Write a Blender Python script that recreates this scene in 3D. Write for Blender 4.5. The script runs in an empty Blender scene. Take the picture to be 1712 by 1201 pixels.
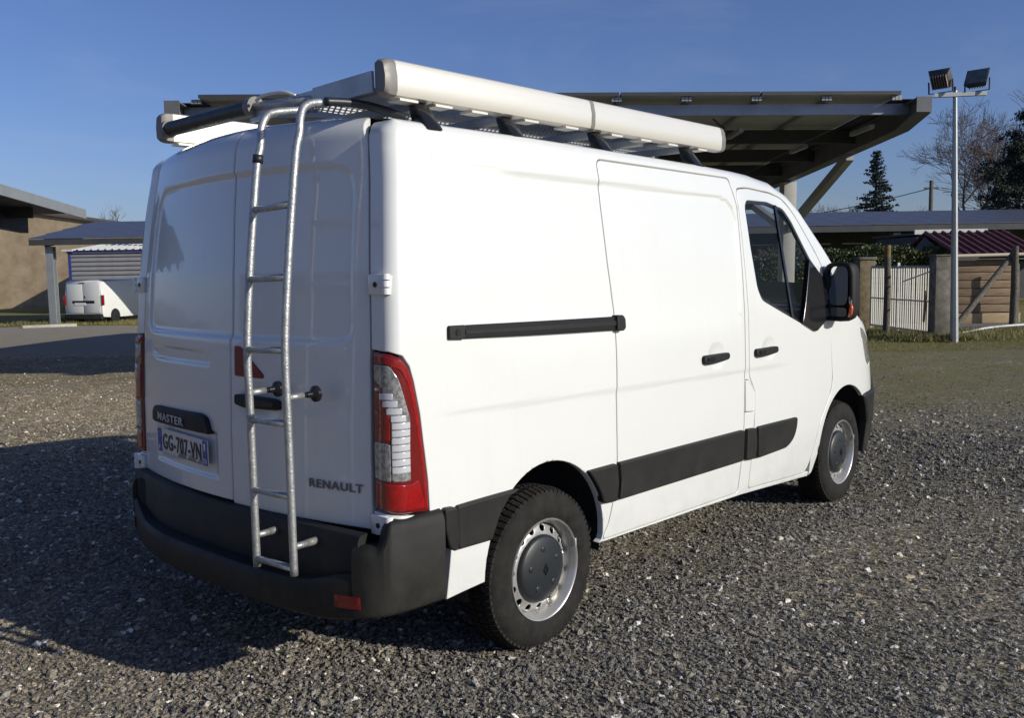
import bpy, bmesh, math, random
import numpy as np
from mathutils import Vector, Matrix
from mathutils.geometry import delaunay_2d_cdt
scene = bpy.context.scene
rad = math.radians
R_ = random.Random(7)

# ------------------------------------------------------------------ camera
YAW, PITCH, ROLL = rad(41.7237), rad(-5.64916), rad(-0.94545)
CAM = Vector((-1.92103, -3.4102, 1.63105))
fw = Vector((math.cos(PITCH)*math.cos(YAW), math.cos(PITCH)*math.sin(YAW), math.sin(PITCH)))
rt = Vector((math.sin(YAW), -math.cos(YAW), 0)); up = rt.cross(fw)
rt2 = rt*math.cos(ROLL)+up*math.sin(ROLL); up2 = up*math.cos(ROLL)-rt*math.sin(ROLL)
cd = bpy.data.cameras.new('camera'); cam = bpy.data.objects.new('camera', cd)
scene.collection.objects.link(cam)
cam.matrix_world = Matrix(((rt2.x, up2.x, -fw.x, CAM.x), (rt2.y, up2.y, -fw.y, CAM.y), (rt2.z, up2.z, -fw.z, CAM.z), (0, 0, 0, 1)))
cd.sensor_fit = 'HORIZONTAL'; cd.sensor_width = 36; cd.lens = 36*1529.547/1712
cd.clip_start = .05; cd.clip_end = 3000
scene.camera = cam
# ------------------------------------------------------------------ sky, sun, exposure
SHIFT = Vector((-.62, 2.38, -1.0))                 # the way sunlight travels
el = math.atan2(1, math.hypot(SHIFT.x, SHIFT.y)); az = math.atan2(-SHIFT.x, -SHIFT.y)
w = bpy.data.worlds.new('World'); scene.world = w; w.use_nodes = True
nt = w.node_tree; bg = nt.nodes['Background']
sk = nt.nodes.new('ShaderNodeTexSky'); sk.sky_type = 'NISHITA'; sk.sun_disc = False
sk.sun_elevation = el; sk.sun_rotation = az
sk.altitude = 100; sk.air_density = 1.0; sk.dust_density = .8; sk.ozone_density = 2.2
tn = nt.nodes.new('ShaderNodeMix'); tn.data_type = 'RGBA'; tn.blend_type = 'MULTIPLY'; tn.inputs[0].default_value = 1; tn.inputs[7].default_value = (.78, .885, 1.31, 1)
nt.links.new(sk.outputs[0], tn.inputs[6])
# faint high cirrus over the whole sky
wc = nt.nodes.new('ShaderNodeTexCoord'); wm_ = nt.nodes.new('ShaderNodeMapping'); wm_.inputs['Scale'].default_value = (1.2, 2.0, 7.0); wm_.inputs['Rotation'].default_value = (.15, .1, .6)
wn = nt.nodes.new('ShaderNodeTexNoise'); wn.inputs['Scale'].default_value = 1.6; wn.inputs['Detail'].default_value = 8; wn.inputs['Roughness'].default_value = .62; wn.inputs['Distortion'].default_value = .6
wr_ = nt.nodes.new('ShaderNodeMapRange'); wr_.inputs['From Min'].default_value = .50; wr_.inputs['From Max'].default_value = .80; wr_.inputs['To Max'].default_value = .16
wx = nt.nodes.new('ShaderNodeMix'); wx.data_type = 'RGBA'; wx.inputs[7].default_value = (6.5, 7.2, 8.2, 1)
nt.links.new(wc.outputs['Generated'], wm_.inputs[0]); nt.links.new(wm_.outputs[0], wn.inputs['Vector']); nt.links.new(wn.outputs[0], wr_.inputs[0]); nt.links.new(wr_.outputs[0], wx.inputs[0])
nt.links.new(tn.outputs[2], wx.inputs[6]); nt.links.new(wx.outputs[2], bg.inputs[0]); bg.inputs[1].default_value = .077
sl = bpy.data.lights.new('sun', 'SUN'); sl.energy = 4.6; sl.angle = rad(.53); sl.color = (1, .95, .84)
so = bpy.data.objects.new('sun', sl); scene.collection.objects.link(so)
so.rotation_euler = SHIFT.to_track_quat('-Z', 'Y').to_euler()
scene.view_settings.view_transform = 'Standard'; scene.view_settings.look = 'None'
scene.view_settings.exposure = 0; scene.view_settings.gamma = 1; scene.view_settings.use_curve_mapping = False
scene.render.engine = 'CYCLES'

# ------------------------------------------------------------------ materials
def mat(name, col, rough=.6, metal=0, coat=0, spec=.5, var=0, vscale=8, bump=0, bscale=60, trans=0, col2=None, vdet=6, contrast=(.35, .65), coord='Object', stretch=(1, 1, 1), alpha=1, emis=0):
    m = bpy.data.materials.new(name); m.use_nodes = True
    t = m.node_tree; b = t.nodes['Principled BSDF']
    b.inputs['Base Color'].default_value = (*col, 1)
    b.inputs['Roughness'].default_value = rough; b.inputs['Metallic'].default_value = metal
    b.inputs['Coat Weight'].default_value = coat; b.inputs['Coat Roughness'].default_value = .04
    b.inputs['Specular IOR Level'].default_value = spec
    b.inputs['Transmission Weight'].default_value = trans
    b.inputs['Alpha'].default_value = alpha
    tc = t.nodes.new('ShaderNodeTexCoord'); mp = t.nodes.new('ShaderNodeMapping'); mp.inputs['Scale'].default_value = stretch
    t.links.new(tc.outputs[coord], mp.inputs[0])
    if col2 or var:
        n = t.nodes.new('ShaderNodeTexNoise'); n.inputs['Scale'].default_value = vscale; n.inputs['Detail'].default_value = vdet; n.inputs['Roughness'].default_value = .65
        t.links.new(mp.outputs[0], n.inputs['Vector'])
        r = t.nodes.new('ShaderNodeValToRGB'); r.color_ramp.elements[0].position = contrast[0]; r.color_ramp.elements[1].position = contrast[1]
        c2 = col2 if col2 else tuple(c*(1-var) for c in col)
        r.color_ramp.elements[0].color = (*c2, 1); r.color_ramp.elements[1].color = (*col, 1)
        t.links.new(n.outputs[0], r.inputs[0]); t.links.new(r.outputs[0], b.inputs['Base Color'])
        mr = t.nodes.new('ShaderNodeMapRange'); mr.inputs['To Min'].default_value = min(1, rough*1.25); mr.inputs['To Max'].default_value = rough*.85
        t.links.new(n.outputs[0], mr.inputs[0]); t.links.new(mr.outputs[0], b.inputs['Roughness'])
    if bump:
        n2 = t.nodes.new('ShaderNodeTexNoise'); n2.inputs['Scale'].default_value = bscale; n2.inputs['Detail'].default_value = 5
        t.links.new(mp.outputs[0], n2.inputs['Vector'])
        bp = t.nodes.new('ShaderNodeBump'); bp.inputs['Strength'].default_value = min(1, bump); bp.inputs['Distance'].default_value = .01
        t.links.new(n2.outputs[0], bp.inputs['Height']); t.links.new(bp.outputs[0], b.inputs['Normal'])
    return m
M = {}
M['paint'] = mat('white_paint', (.69, .70, .675), .30, coat=.8, var=.05, vscale=2.2, contrast=(.2, .7))
M['plastic'] = mat('black_bumper_plastic', (.013, .013, .0125), .48, var=.25, vscale=9, bump=.25, bscale=900, spec=.28)
M['gloss_black'] = mat('gloss_black', (.012, .012, .013), .18)
M['rubber'] = mat('tyre_rubber', (.012, .0115, .011), .85, col2=(.026, .024, .021), vscale=14, bump=.3, bscale=140, spec=.2)
M['dark'] = mat('underside_black', (.012, .012, .012), .9)
M['liner'] = mat('arch_liner', (.025, .026, .028), .85, var=.3, vscale=12, bump=.3, bscale=60)
M['steel'] = mat('painted_steel_rim', (.52, .51, .49), .34, metal=.6, var=.22, vscale=10)
M['cap'] = mat('hub_cap_grey', (.017, .021, .024), .42, var=.3, vscale=20)
M['galv'] = mat('galvanised_tube', (.47, .48, .47), .42, metal=.7, col2=(.33, .34, .345), vscale=40, contrast=(.38, .62), bump=.25, bscale=130)
M['alu'] = mat('anodised_aluminium', (.78, .75, .66), .34, metal=.45, var=.06, vscale=4, stretch=(.2, 1, 1))
M['alu_grey'] = mat('aluminium_sheet', (.50, .51, .52), .42, metal=.6, var=.2, vscale=9)
M['cap_grey'] = mat('rail_cap_plastic', (.20, .19, .175), .45, var=.25, vscale=14)
M['glass'] = mat('window_glass', (.55, .62, .60), .02, trans=0, spec=.8, alpha=.14)
M['glass'].node_tree.nodes['Principled BSDF'].inputs['Base Color'].default_value = (.02, .03, .03, 1)
M['mirror'] = mat('mirror_glass', (.8, .82, .84), .03, metal=1)
M['red'] = mat('red_lens', (.30, .006, .006), .10, coat=1, var=.35, vscale=30)
M['red_dark'] = mat('dark_red_lens', (.13, .004, .004), .12, coat=1)
M['clear'] = mat('clear_lens', (.42, .42, .42), .12, metal=.4, coat=1, var=.55, vscale=60, contrast=(.4, .6))
M['ribbed'] = mat('ribbed_reflector', (.60, .61, .64), .2, metal=.25, coat=1)
M['orange'] = mat('orange_lens', (.50, .09, .03), .15, coat=1)
M['reflect_red'] = mat('red_reflective_sticker', (.22, .008, .010), .35, var=.3, vscale=60)
M['chrome'] = mat('chrome_letters', (.16, .16, .16), .3, metal=.5)
M['plate'] = mat('plate_white', (.62, .63, .62), .3, coat=.6, var=.1, vscale=30)
M['plate_blue'] = mat('plate_blue', (.025, .045, .30), .3)
M['plate_black'] = mat('plate_black', (.012, .012, .014), .35)
M['plate_white'] = mat('plate_small_print', (.75, .75, .78), .4)
M['seat'] = mat('seat_fabric', (.03, .032, .036), .9, bump=.3, bscale=300)
M['cabin'] = mat('cabin_trim_grey', (.16, .165, .17), .8)
M['cabin_light'] = mat('cabin_panel_pale', (.45, .46, .45), .6)

def grime(m, z0, z1, amt, col=(.20, .17, .13)):
    """road dirt thrown up along the lower edges, broken by noise"""
    t = m.node_tree; b = t.nodes['Principled BSDF']; N = t.nodes.new; Lk = t.links.new
    src = b.inputs['Base Color'].links[0].from_socket
    tc = N('ShaderNodeTexCoord'); sp = N('ShaderNodeSeparateXYZ'); Lk(tc.outputs['Object'], sp.inputs[0])
    mr = N('ShaderNodeMapRange'); mr.inputs['From Min'].default_value = z1; mr.inputs['From Max'].default_value = z0; Lk(sp.outputs[2], mr.inputs[0])
    n = N('ShaderNodeTexNoise'); n.inputs['Scale'].default_value = 7; n.inputs['Detail'].default_value = 9; n.inputs['Roughness'].default_value = .75; Lk(tc.outputs['Object'], n.inputs['Vector'])
    r = N('ShaderNodeValToRGB'); r.color_ramp.elements[0].position = .36; r.color_ramp.elements[1].position = .70; Lk(n.outputs[0], r.inputs[0])
    mu = N('ShaderNodeMath'); mu.operation = 'MULTIPLY'; Lk(mr.outputs[0], mu.inputs[0]); Lk(r.outputs[0], mu.inputs[1])
    # faint run-off streaks
    mp = N('ShaderNodeMapping'); mp.inputs['Scale'].default_value = (26, 26, .9); Lk(tc.outputs['Object'], mp.inputs[0])
    n2 = N('ShaderNodeTexNoise'); n2.inputs['Scale'].default_value = 1; n2.inputs['Detail'].default_value = 3; Lk(mp.outputs[0], n2.inputs['Vector'])
    r2 = N('ShaderNodeValToRGB'); r2.color_ramp.elements[0].position = .60; r2.color_ramp.elements[1].position = .78; Lk(n2.outputs[0], r2.inputs[0])
    m2 = N('ShaderNodeMath'); m2.operation = 'MULTIPLY'; m2.inputs[1].default_value = .05; Lk(r2.outputs[0], m2.inputs[0])
    ad = N('ShaderNodeMath'); ad.operation = 'MULTIPLY_ADD'; ad.inputs[1].default_value = amt; Lk(mu.outputs[0], ad.inputs[0]); Lk(m2.outputs[0], ad.inputs[2]); ad.use_clamp = True
    mx = N('ShaderNodeMix'); mx.data_type = 'RGBA'; Lk(ad.outputs[0], mx.inputs[0]); Lk(src, mx.inputs[6]); mx.inputs[7].default_value = (*col, 1); Lk(mx.outputs[2], b.inputs['Base Color'])
    # very slight orange peel
    n3 = N('ShaderNodeTexNoise'); n3.inputs['Scale'].default_value = 5.5; n3.inputs['Detail'].default_value = 1; Lk(tc.outputs['Object'], n3.inputs['Vector'])
    bp = N('ShaderNodeBump'); bp.inputs['Strength'].default_value = .02; bp.inputs['Distance'].default_value = .03; Lk(n3.outputs[0], bp.inputs['Height'])
    if not b.inputs['Normal'].links: Lk(bp.outputs[0], b.inputs['Normal'])
grime(M['paint'], .26, .60, .28)
grime(M['plastic'], .30, .80, .45, (.09, .08, .065))

# ------------------------------------------------------------------ object helpers
COL = scene.collection
def link(o, parent=None):
    COL.objects.link(o)
    if parent is not None: o.parent = parent
    return o
def mesh_obj(name, verts, faces, m, parent=None, smooth=False, auto=None):
    me = bpy.data.meshes.new(name); me.from_pydata([tuple(v) for v in verts], [], faces); me.update()
    if m is not None: me.materials.append(m)
    o = bpy.data.objects.new(name, me); link(o, parent)
    if smooth: me.shade_smooth()
    if auto is not None:
        me.shade_smooth()
        try: me.set_sharp_from_angle(angle=rad(auto))
        except Exception: pass
    return o
def thing(name, label, cat, loc=(0, 0, 0), rz=0, group=None):
    o = bpy.data.objects.new(name, None); o.location = loc; o.rotation_euler = (0, 0, rz); o.empty_display_size = .2
    COL.objects.link(o); o['label'] = label; o['category'] = cat
    if group: o['group'] = group
    return o
def tag(o, label, cat, group=None):
    o['label'] = label; o['category'] = cat
    if group: o['group'] = group
    return o
def struct(o): o['kind'] = 'structure'; return o
class MB:
    """collects boxes, tubes, prisms in one mesh"""
    def __init__(s): s.v = []; s.f = []
    def add(s, vs, fs):
        b = len(s.v); s.v += [tuple(v) for v in vs]; s.f += [tuple(i+b for i in f) for f in fs]; return s
    def box(s, a, b):
        x0, y0, z0 = a; x1, y1, z1 = b
        v = [(x0,y0,z0),(x1,y0,z0),(x1,y1,z0),(x0,y1,z0),(x0,y0,z1),(x1,y0,z1),(x1,y1,z1),(x0,y1,z1)]
        return s.add(v, [(0,3,2,1),(4,5,6,7),(0,1,5,4),(1,2,6,5),(2,3,7,6),(3,0,4,7)])
    def bar(s, p, q, wd, ht, upv=(0, 0, 1)):
        """box of section wd x ht from p to q"""
        p = Vector(p); q = Vector(q); d = (q-p).normalized(); u = Vector(upv); sd = d.cross(u)
        if sd.length < 1e-5: sd = Vector((1, 0, 0))
        sd.normalize(); u = sd.cross(d)
        v = []
        for c in (p, q):
            for a, b in ((-1,-1),(1,-1),(1,1),(-1,1)): v.append(c+sd*a*wd/2+u*b*ht/2)
        return s.add(v, [(0,3,2,1),(4,5,6,7),(0,1,5,4),(1,2,6,5),(2,3,7,6),(3,0,4,7)])
    def tube(s, pts, r, n=12, caps=True):
        pts = [Vector(p) for p in pts]; rs = r if isinstance(r, (list, tuple)) else [r]*len(pts)
        vs = []; fs = []; pu = None
        for i, p in enumerate(pts):
            d = (pts[min(i+1, len(pts)-1)]-pts[max(i-1, 0)]).normalized()
            if pu is None:
                pu = d.cross(Vector((0, 0, 1)))
                if pu.length < 1e-3: pu = Vector((1, 0, 0))
            pu = (pu-d*pu.dot(d)).normalized(); pv = d.cross(pu)
            for k in range(n):
                a = 2*math.pi*k/n; vs.append(p+pu*math.cos(a)*rs[i]+pv*math.sin(a)*rs[i])
        for i in range(len(pts)-1):
            for k in range(n):
                a = i*n+k; b = i*n+(k+1) % n; fs.append((a, b, b+n, a+n))
        if caps: fs.append(tuple(range(n-1, -1, -1))); fs.append(tuple(range((len(pts)-1)*n, len(pts)*n)))
        return s.add(vs, fs)
    def lathe(s, prof, c, axis='y', n=48, sgn=1):
        """prof: (radius, depth) pairs; axis y, depth grows along sgn*y"""
        vs = []; fs = []
        for r, d in prof:
            for k in range(n):
                a = 2*math.pi*k/n
                if axis == 'y': vs.append((c[0]+r*math.cos(a), c[1]+sgn*d, c[2]+r*math.sin(a)))
                else: vs.append((c[0]+r*math.cos(a), c[1]+r*math.sin(a), c[2]+sgn*d))
        for i in range(len(prof)-1):
            for k in range(n):
                a = i*n+k; b = i*n+(k+1) % n
                fs.append((a, a+n, b+n, b) if sgn > 0 else (a, b, b+n, a+n))
        return s.add(vs, fs)
    def prism(s, poly, a, b, axis='y'):
        """poly in the plane across axis, extruded from a to b"""
        n = len(poly); vs = []
        for t in (a, b):
            for p in poly:
                vs.append({'y': (p[0], t, p[1]), 'x': (t, p[0], p[1]), 'z': (p[0], p[1], t)}[axis])
        fs = [tuple(range(n)), tuple(range(2*n-1, n-1, -1))]+[(i, i+n, (i+1) % n+n, (i+1) % n) for i in range(n)]
        return s.add(vs, fs)
    def build(s, name, m, parent=None, smooth=False, auto=None, bevel=0, fix=True):
        me = bpy.data.meshes.new(name); me.from_pydata(s.v, [], s.f); me.update()
        if fix or bevel:
            bm = bmesh.new(); bm.from_mesh(me); bmesh.ops.recalc_face_normals(bm, faces=bm.faces[:])
            if bevel: bmesh.ops.bevel(bm, geom=[e for e in bm.edges if len(e.link_faces) == 2 and e.calc_face_angle() > .5], offset=bevel, segments=2, profile=.5, affect='EDGES')
            bm.to_mesh(me); bm.free()
        me.materials.append(m)
        o = bpy.data.objects.new(name, me); link(o, parent)
        if smooth: me.shade_smooth()
        if auto is not None or bevel:
            me.shade_smooth(); me.set_sharp_from_angle(angle=rad(auto or 40))
        return o
def text_mesh(txt, size, extrude=.002, width=1.0, bold=0.0):
    cu = bpy.data.curves.new('lettering', 'FONT'); cu.body = txt; cu.size = size; cu.extrude = extrude; cu.offset = bold; cu.align_x = 'LEFT'; cu.space_character = 1.12; cu.resolution_u = 3
    o = bpy.data.objects.new('lettering', cu); COL.objects.link(o)
    dg = bpy.context.evaluated_depsgraph_get(); me = bpy.data.meshes.new_from_object(o.evaluated_get(dg))
    bpy.data.objects.remove(o); bpy.data.curves.remove(cu)
    x0 = min(v.co.x for v in me.vertices); x1 = max(v.co.x for v in me.vertices)
    for v in me.vertices: v.co.x = (v.co.x-x0)*width/(x1-x0)
    return me

# ------------------------------------------------------------------ curved panels cut from a parametric surface
def inset(poly, d):
    n = len(poly); P = np.array(poly); area = sum(P[i][0]*P[(i+1) % n][1]-P[(i+1) % n][0]*P[i][1] for i in range(n))
    sg = 1 if area > 0 else -1; out = []
    for i in range(n):
        a = P[i]-P[i-1]; b = P[(i+1) % n]-P[i]
        a /= (np.linalg.norm(a)+1e-9); b /= (np.linalg.norm(b)+1e-9)
        na = np.array([-a[1], a[0]])*sg; nb = np.array([-b[1], b[0]])*sg
        m = na+nb; l = m@m
        m = m/max(l/2, .55)
        out.append(tuple(P[i]+m*d))
    return out
def resample(poly, step):
    out = []
    n = len(poly)
    for i in range(n):
        a = poly[i]; b = poly[(i+1) % n]; L = math.hypot(b[0]-a[0], b[1]-a[1])
        if L < 1e-6: continue
        k = max(1, int(L/step))
        for j in range(k): out.append((a[0]+(b[0]-a[0])*j/k, a[1]+(b[1]-a[1])*j/k))
    return out
def rounded(poly, r, n=4):
    """round the corners of a 2D polygon; r a number or one per corner"""
    out = []; N = len(poly)
    for i in range(N):
        rr = r[i] if isinstance(r, (list, tuple)) else r
        p = np.array(poly[i], float); a = np.array(poly[i-1], float)-p; b = np.array(poly[(i+1) % N], float)-p
        la, lb = np.linalg.norm(a), np.linalg.norm(b); d = min(rr, la*.45, lb*.45)
        if d < 1e-4: out.append(tuple(p)); continue
        p0 = p+a/la*d; p1 = p+b/lb*d
        for j in range(n+1):
            t = j/n; out.append(tuple((1-t)**2*p0+2*t*(1-t)*p+t*t*p1))
    return out
def inside(P, loops):
    c = np.zeros(len(P), int)
    for L in loops:
        A = np.array(L); B = np.roll(A, -1, 0)
        for (x0, y0), (x1, y1) in zip(A, B):
            if y0 == y1: continue
            k = ((P[:, 1] >= min(y0, y1)) & (P[:, 1] < max(y0, y1)))
            xi = x0+(P[:, 1]-y0)*(x1-x0)/(y1-y0)
            c += (k & (P[:, 0] < xi))
    return c % 2 == 1
def dist_to(P, loops):
    D = np.full(len(P), 9.)
    for L in loops:
        A = np.array(L); B = np.roll(A, -1, 0)
        for a, b in zip(A, B):
            d = b-a; l = d@d+1e-12; t = np.clip(((P-a)@d)/l, 0, 1)
            D = np.minimum(D, np.hypot(*(P-(a+t[:, None]*d)).T))
    return D
def panel(name, outline, S, m, parent, holes=(), grid=.03, thick=.02, rnd=.004, mirror=False, step=None, disp=None):
    """sheet cut by outline from surface S(a,b,off); rim folded inwards, edges rounded"""
    step = step or grid
    area = sum(outline[i-1][0]*outline[i][1]-outline[i][0]*outline[i-1][1] for i in range(len(outline)))
    if area < 0: outline = outline[::-1]
    loops = [resample(outline, step)]
    for h in holes:
        ar = sum(h[i-1][0]*h[i][1]-h[i][0]*h[i-1][1] for i in range(len(h)))
        loops.append(resample(h if ar < 0 else h[::-1], step))
    inner = []
    for L in loops:
        n = len(L); ins = []
        P = np.array(L); a = P-np.roll(P, 1, 0); b = np.roll(P, -1, 0)-P
        a /= np.linalg.norm(a, axis=1)[:, None]+1e-9; b /= np.linalg.norm(b, axis=1)[:, None]+1e-9
        na = np.stack([-a[:, 1], a[:, 0]], 1); nb = np.stack([-b[:, 1], b[:, 0]], 1); mm = na+nb
        mm /= np.maximum((mm**2).sum(1)/2, .5)[:, None]
        inner.append((P, mm))
    loopsI = [[tuple(p) for p in (P+mm*rnd)] for P, mm in inner]
    A = np.array(loops[0]); lo = A.min(0); hi = A.max(0)
    gx = np.arange(lo[0]+grid*.5, hi[0], grid); gy = np.arange(lo[1]+grid*.5, hi[1], grid)
    G = np.array([(x+(grid*.5 if j % 2 else 0), y) for j, y in enumerate(gy) for x in gx]).reshape(-1, 2)
    if len(G):
        G = G[inside(G, loops)]
    if len(G): G = G[dist_to(G, loops) > rnd+grid*.45]
    vs = []; es = []; outn = {}
    for li, L in enumerate(loops):
        b = len(vs); n = len(L)
        vs += [tuple(p) for p in L]; es += [(b+i, b+(i+1) % n) for i in range(n)]
        for i in range(n): outn[b+i] = -inner[li][1][i]
    nb_ = len(vs)
    for L in loopsI:
        b = len(vs); n = len(L); vs += list(L)
    vs += [tuple(g) for g in G]
    r = delaunay_2d_cdt([Vector(v) for v in vs], es, [], 0, 1e-6)
    V2 = [tuple(v) for v in r[0]]; T = [tuple(f) for f in r[2]]; orig = r[3]
    C = np.array([np.mean([V2[i] for i in f], axis=0) for f in T])
    ok = inside(C, loops)
    T = [f for f, k in zip(T, ok) if k]
    def ev(a, b, off=0.0):
        d = disp(a, b) if disp else 0.0
        return Vector(S(a, b, off+d))
    P3 = []; N3 = []
    for i, (a, b) in enumerate(V2):
        bd = any(o < nb_ for o in orig[i]); e = .004
        pa = ev(a+e, b)-ev(a-e, b); pb = ev(a, b+e)-ev(a, b-e)
        n_ = pa.cross(pb)
        n_ = n_.normalized() if n_.length > 1e-12 else Vector((0, -1, 0))
        p = ev(a, b)
        if n_.dot(Vector(S(a, b, .02))-Vector(S(a, b, 0))) < 0: n_ = -n_
        if bd and rnd > 0:
            o = next(o for o in orig[i] if o < nb_); q = outn[o]
            t3 = pa.normalized()*q[0]+pb.normalized()*q[1]
            p = p-n_*rnd*.8; nn = (n_*.6+t3*.8).normalized(); N3.append(nn)
        else: N3.append(n_.copy())
        P3.append(p)
        N3[-1] = (N3[-1], n_)
    # rim
    cnt = {}
    for f in T:
        for k in range(len(f)):
            e_ = (f[k], f[(k+1) % len(f)]); cnt[e_] = 1
    be = [e_ for e_ in cnt if (e_[1], e_[0]) not in cnt]
    F = []; LN = []
    flip = False
    vote = 0.0
    for f in T: vote += (P3[f[1]]-P3[f[0]]).cross(P3[f[2]]-P3[f[0]]).dot(N3[f[0]][1])
    flip = vote < 0
    for f in T:
        g = f[::-1] if flip else f
        F.append(g); LN += [N3[i][0] for i in g]
    low = {}
    if thick > 0:
        for a, b in be:
            for i in (a, b):
                if i not in low: low[i] = len(P3); P3.append(P3[i]-N3[i][1]*thick)
        for a, b in be:
            q = (b, a, low[a], low[b]) if not flip else (a, b, low[b], low[a])
            fn = (P3[q[1]]-P3[q[0]]).cross(P3[q[2]]-P3[q[0]])
            fn = fn.normalized() if fn.length > 1e-12 else Vector((0, 0, 1))
            F.append(q)
            for i in q: LN.append(((N3[i][0] if i < len(N3) else fn)*.5+fn).normalized())
    out = []
    for s in ((1, -1) if mirror else (1,)):
        vv = [(p.x, p.y*s, p.z) for p in P3]
        ff = F if s == 1 else [f[::-1] for f in F]
        if s == 1: ln = LN
        else:
            ln = []; k = 0
            for f in F:
                seg = LN[k:k+len(f)]; k += len(f); ln += [Vector((q.x, -q.y, q.z)) for q in seg[::-1]]
        me = bpy.data.meshes.new(name); me.from_pydata(vv, [], ff); me.update(); me.materials.append(m)
        me.shade_smooth(); me.normals_split_custom_set([tuple(q) for q in ln])
        o = bpy.data.objects.new(name, me); link(o, parent); out.append(o)
    return out if mirror else out[0]

def lerp_tab(tab, v):
    if v <= tab[0][0]: return tab[0][1]
    for (a, fa), (b, fb) in zip(tab, tab[1:]):
        if v <= b:
            t = (v-a)/(b-a); return fa+(fb-fa)*t
    return tab[-1][1]
def sstep(a, b, v):
    t = min(1, max(0, (v-a)/(b-a))); return t*t*(3-2*t)
W_TAB = [(.2,.962),(.35,.985),(.55,1.0),(.8,1.004),(1.1,1.002),(1.35,.995),(1.6,.980),(1.85,.957),(2.0,.940),(2.12,.915)]
X0_TAB = [(.3,.165),(.7,.170),(1.0,.175),(1.34,.190),(1.63,.210),(1.85,.235),(2.03,.260),(2.25,.290)]
EDGE_TAB = [(0,2.12),(1.0,2.115),(2.4,2.10),(3.0,2.085),(3.3,2.05),(3.5,1.985),(3.65,1.90),(3.92,1.69),(4.26,1.39),(4.4,1.27),(4.6,1.20),(5.2,1.10)]
RAD_TAB = [(0,.065),(3.0,.065),(3.6,.10),(4.3,.06),(5.2,.06)]
def halfw(z, x=1.0):
    # cab leans in a little more above the belt line
    w = .5*(lerp_tab(W_TAB, z-.04)+lerp_tab(W_TAB, z+.04))
    w -= .05*sstep(2.7,3.4,x)*sstep(1.2,2.1,z)
    return w-.03*(1-sstep(.1, 1.3, x))
NOSE = []
def _nose():
    s = 0; px = 0; pv = 1.0; NOSE.append((0,0,1.0))
    for i in range(1,121):
        th = i/120*math.pi/2
        u = math.sin(th)**.5; v = max(0,math.cos(th))**.5
        s += math.hypot((u-px)*.85, v-pv); px, pv = u, v
        NOSE.append((s,u,v))
_nose()
def nose(s):
    if s <= 0: return 0,1.0
    lo = 0
    for i in range(1,len(NOSE)):
        if s <= NOSE[i][0]:
            a=NOSE[i-1]; b=NOSE[i]; t=(s-a[0])/(b[0]-a[0]); return a[1]+(b[1]-a[1])*t, a[2]+(b[2]-a[2])*t
    return NOSE[-1][1],0.0
def nose_len(z): return lerp_tab([(.3,.80),(.5,.86),(.72,.87),(.95,.80),(1.1,.72),(1.2,.62),(1.4,.5)], z)
def side(s, t, off=0.0):
    """right flank of the van: s runs forward round the rear corner, t runs up and over the roof edge"""
    E = lerp_tab(EDGE_TAB, s); R = lerp_tab(RAD_TAB, s)
    if t <= E: z = t; rin = 0
    else:
        a = min((t-E)/R, math.pi/2)
        z = E+(R+off)*math.sin(a); rin = (R+off)*(1-math.cos(a)) - (off if True else 0)*0
    # plan
    x0 = lerp_tab(X0_TAB, z)
    o = off if t <= E else off*math.cos(min((t-E)/R, math.pi/2))
    if t > E: rin = R*(1-math.cos(min((t-E)/R, math.pi/2)))
    w = halfw(min(z,E), s)-rin
    rf = .09*(1-math.cos(min((t-E)/R, math.pi/2))) if t > E else 0
    if s < .055:
        return (x0-off+rf, -(w-.115+s), z)
    if s < .149:
        a = (s-.055)/.06
        return (x0+rf*(1-sstep(.055,.149,s))+.06-(.06+off)*math.cos(a), -(w-.06+(.06+o)*math.sin(a)), z)
    if s <= 4.2:
        x = s+(x0-.089)*(1-sstep(.149,1.2,s))
        return (x, -(w+o), z)
    u,v = nose(s-4.2); L = nose_len(z)
    return (4.2+(L+off)*u, -(w+o)*v, z)
def rear(y, t, off=0.0):
    """rear doors: y across, t up and over"""
    z = min(t, 2.12); rin = 0; a=0
    if t > 2.12:
        a = min((t-2.12)/.07, 1.45); z = 2.12+.07*math.sin(a)+.035*(1-min(1,abs(y)/.9)**2)*math.sin(a); rin=.09*(1-math.cos(a))
    ex = lerp_tab(X0_TAB, z)
    yg = halfw(min(z, 2.12), 0)-.115
    return (ex-.11*(1-min(1.1, abs(y)/yg)**2)+rin-off*math.cos(a), y, z+off*math.sin(a)*0)
# ================================================================== THE WHITE VAN
van = thing('panel_van', 'large white panel van with black bumpers filling the foreground gravel', 'van', (2.5, 0, 0))
VAN = van
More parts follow.
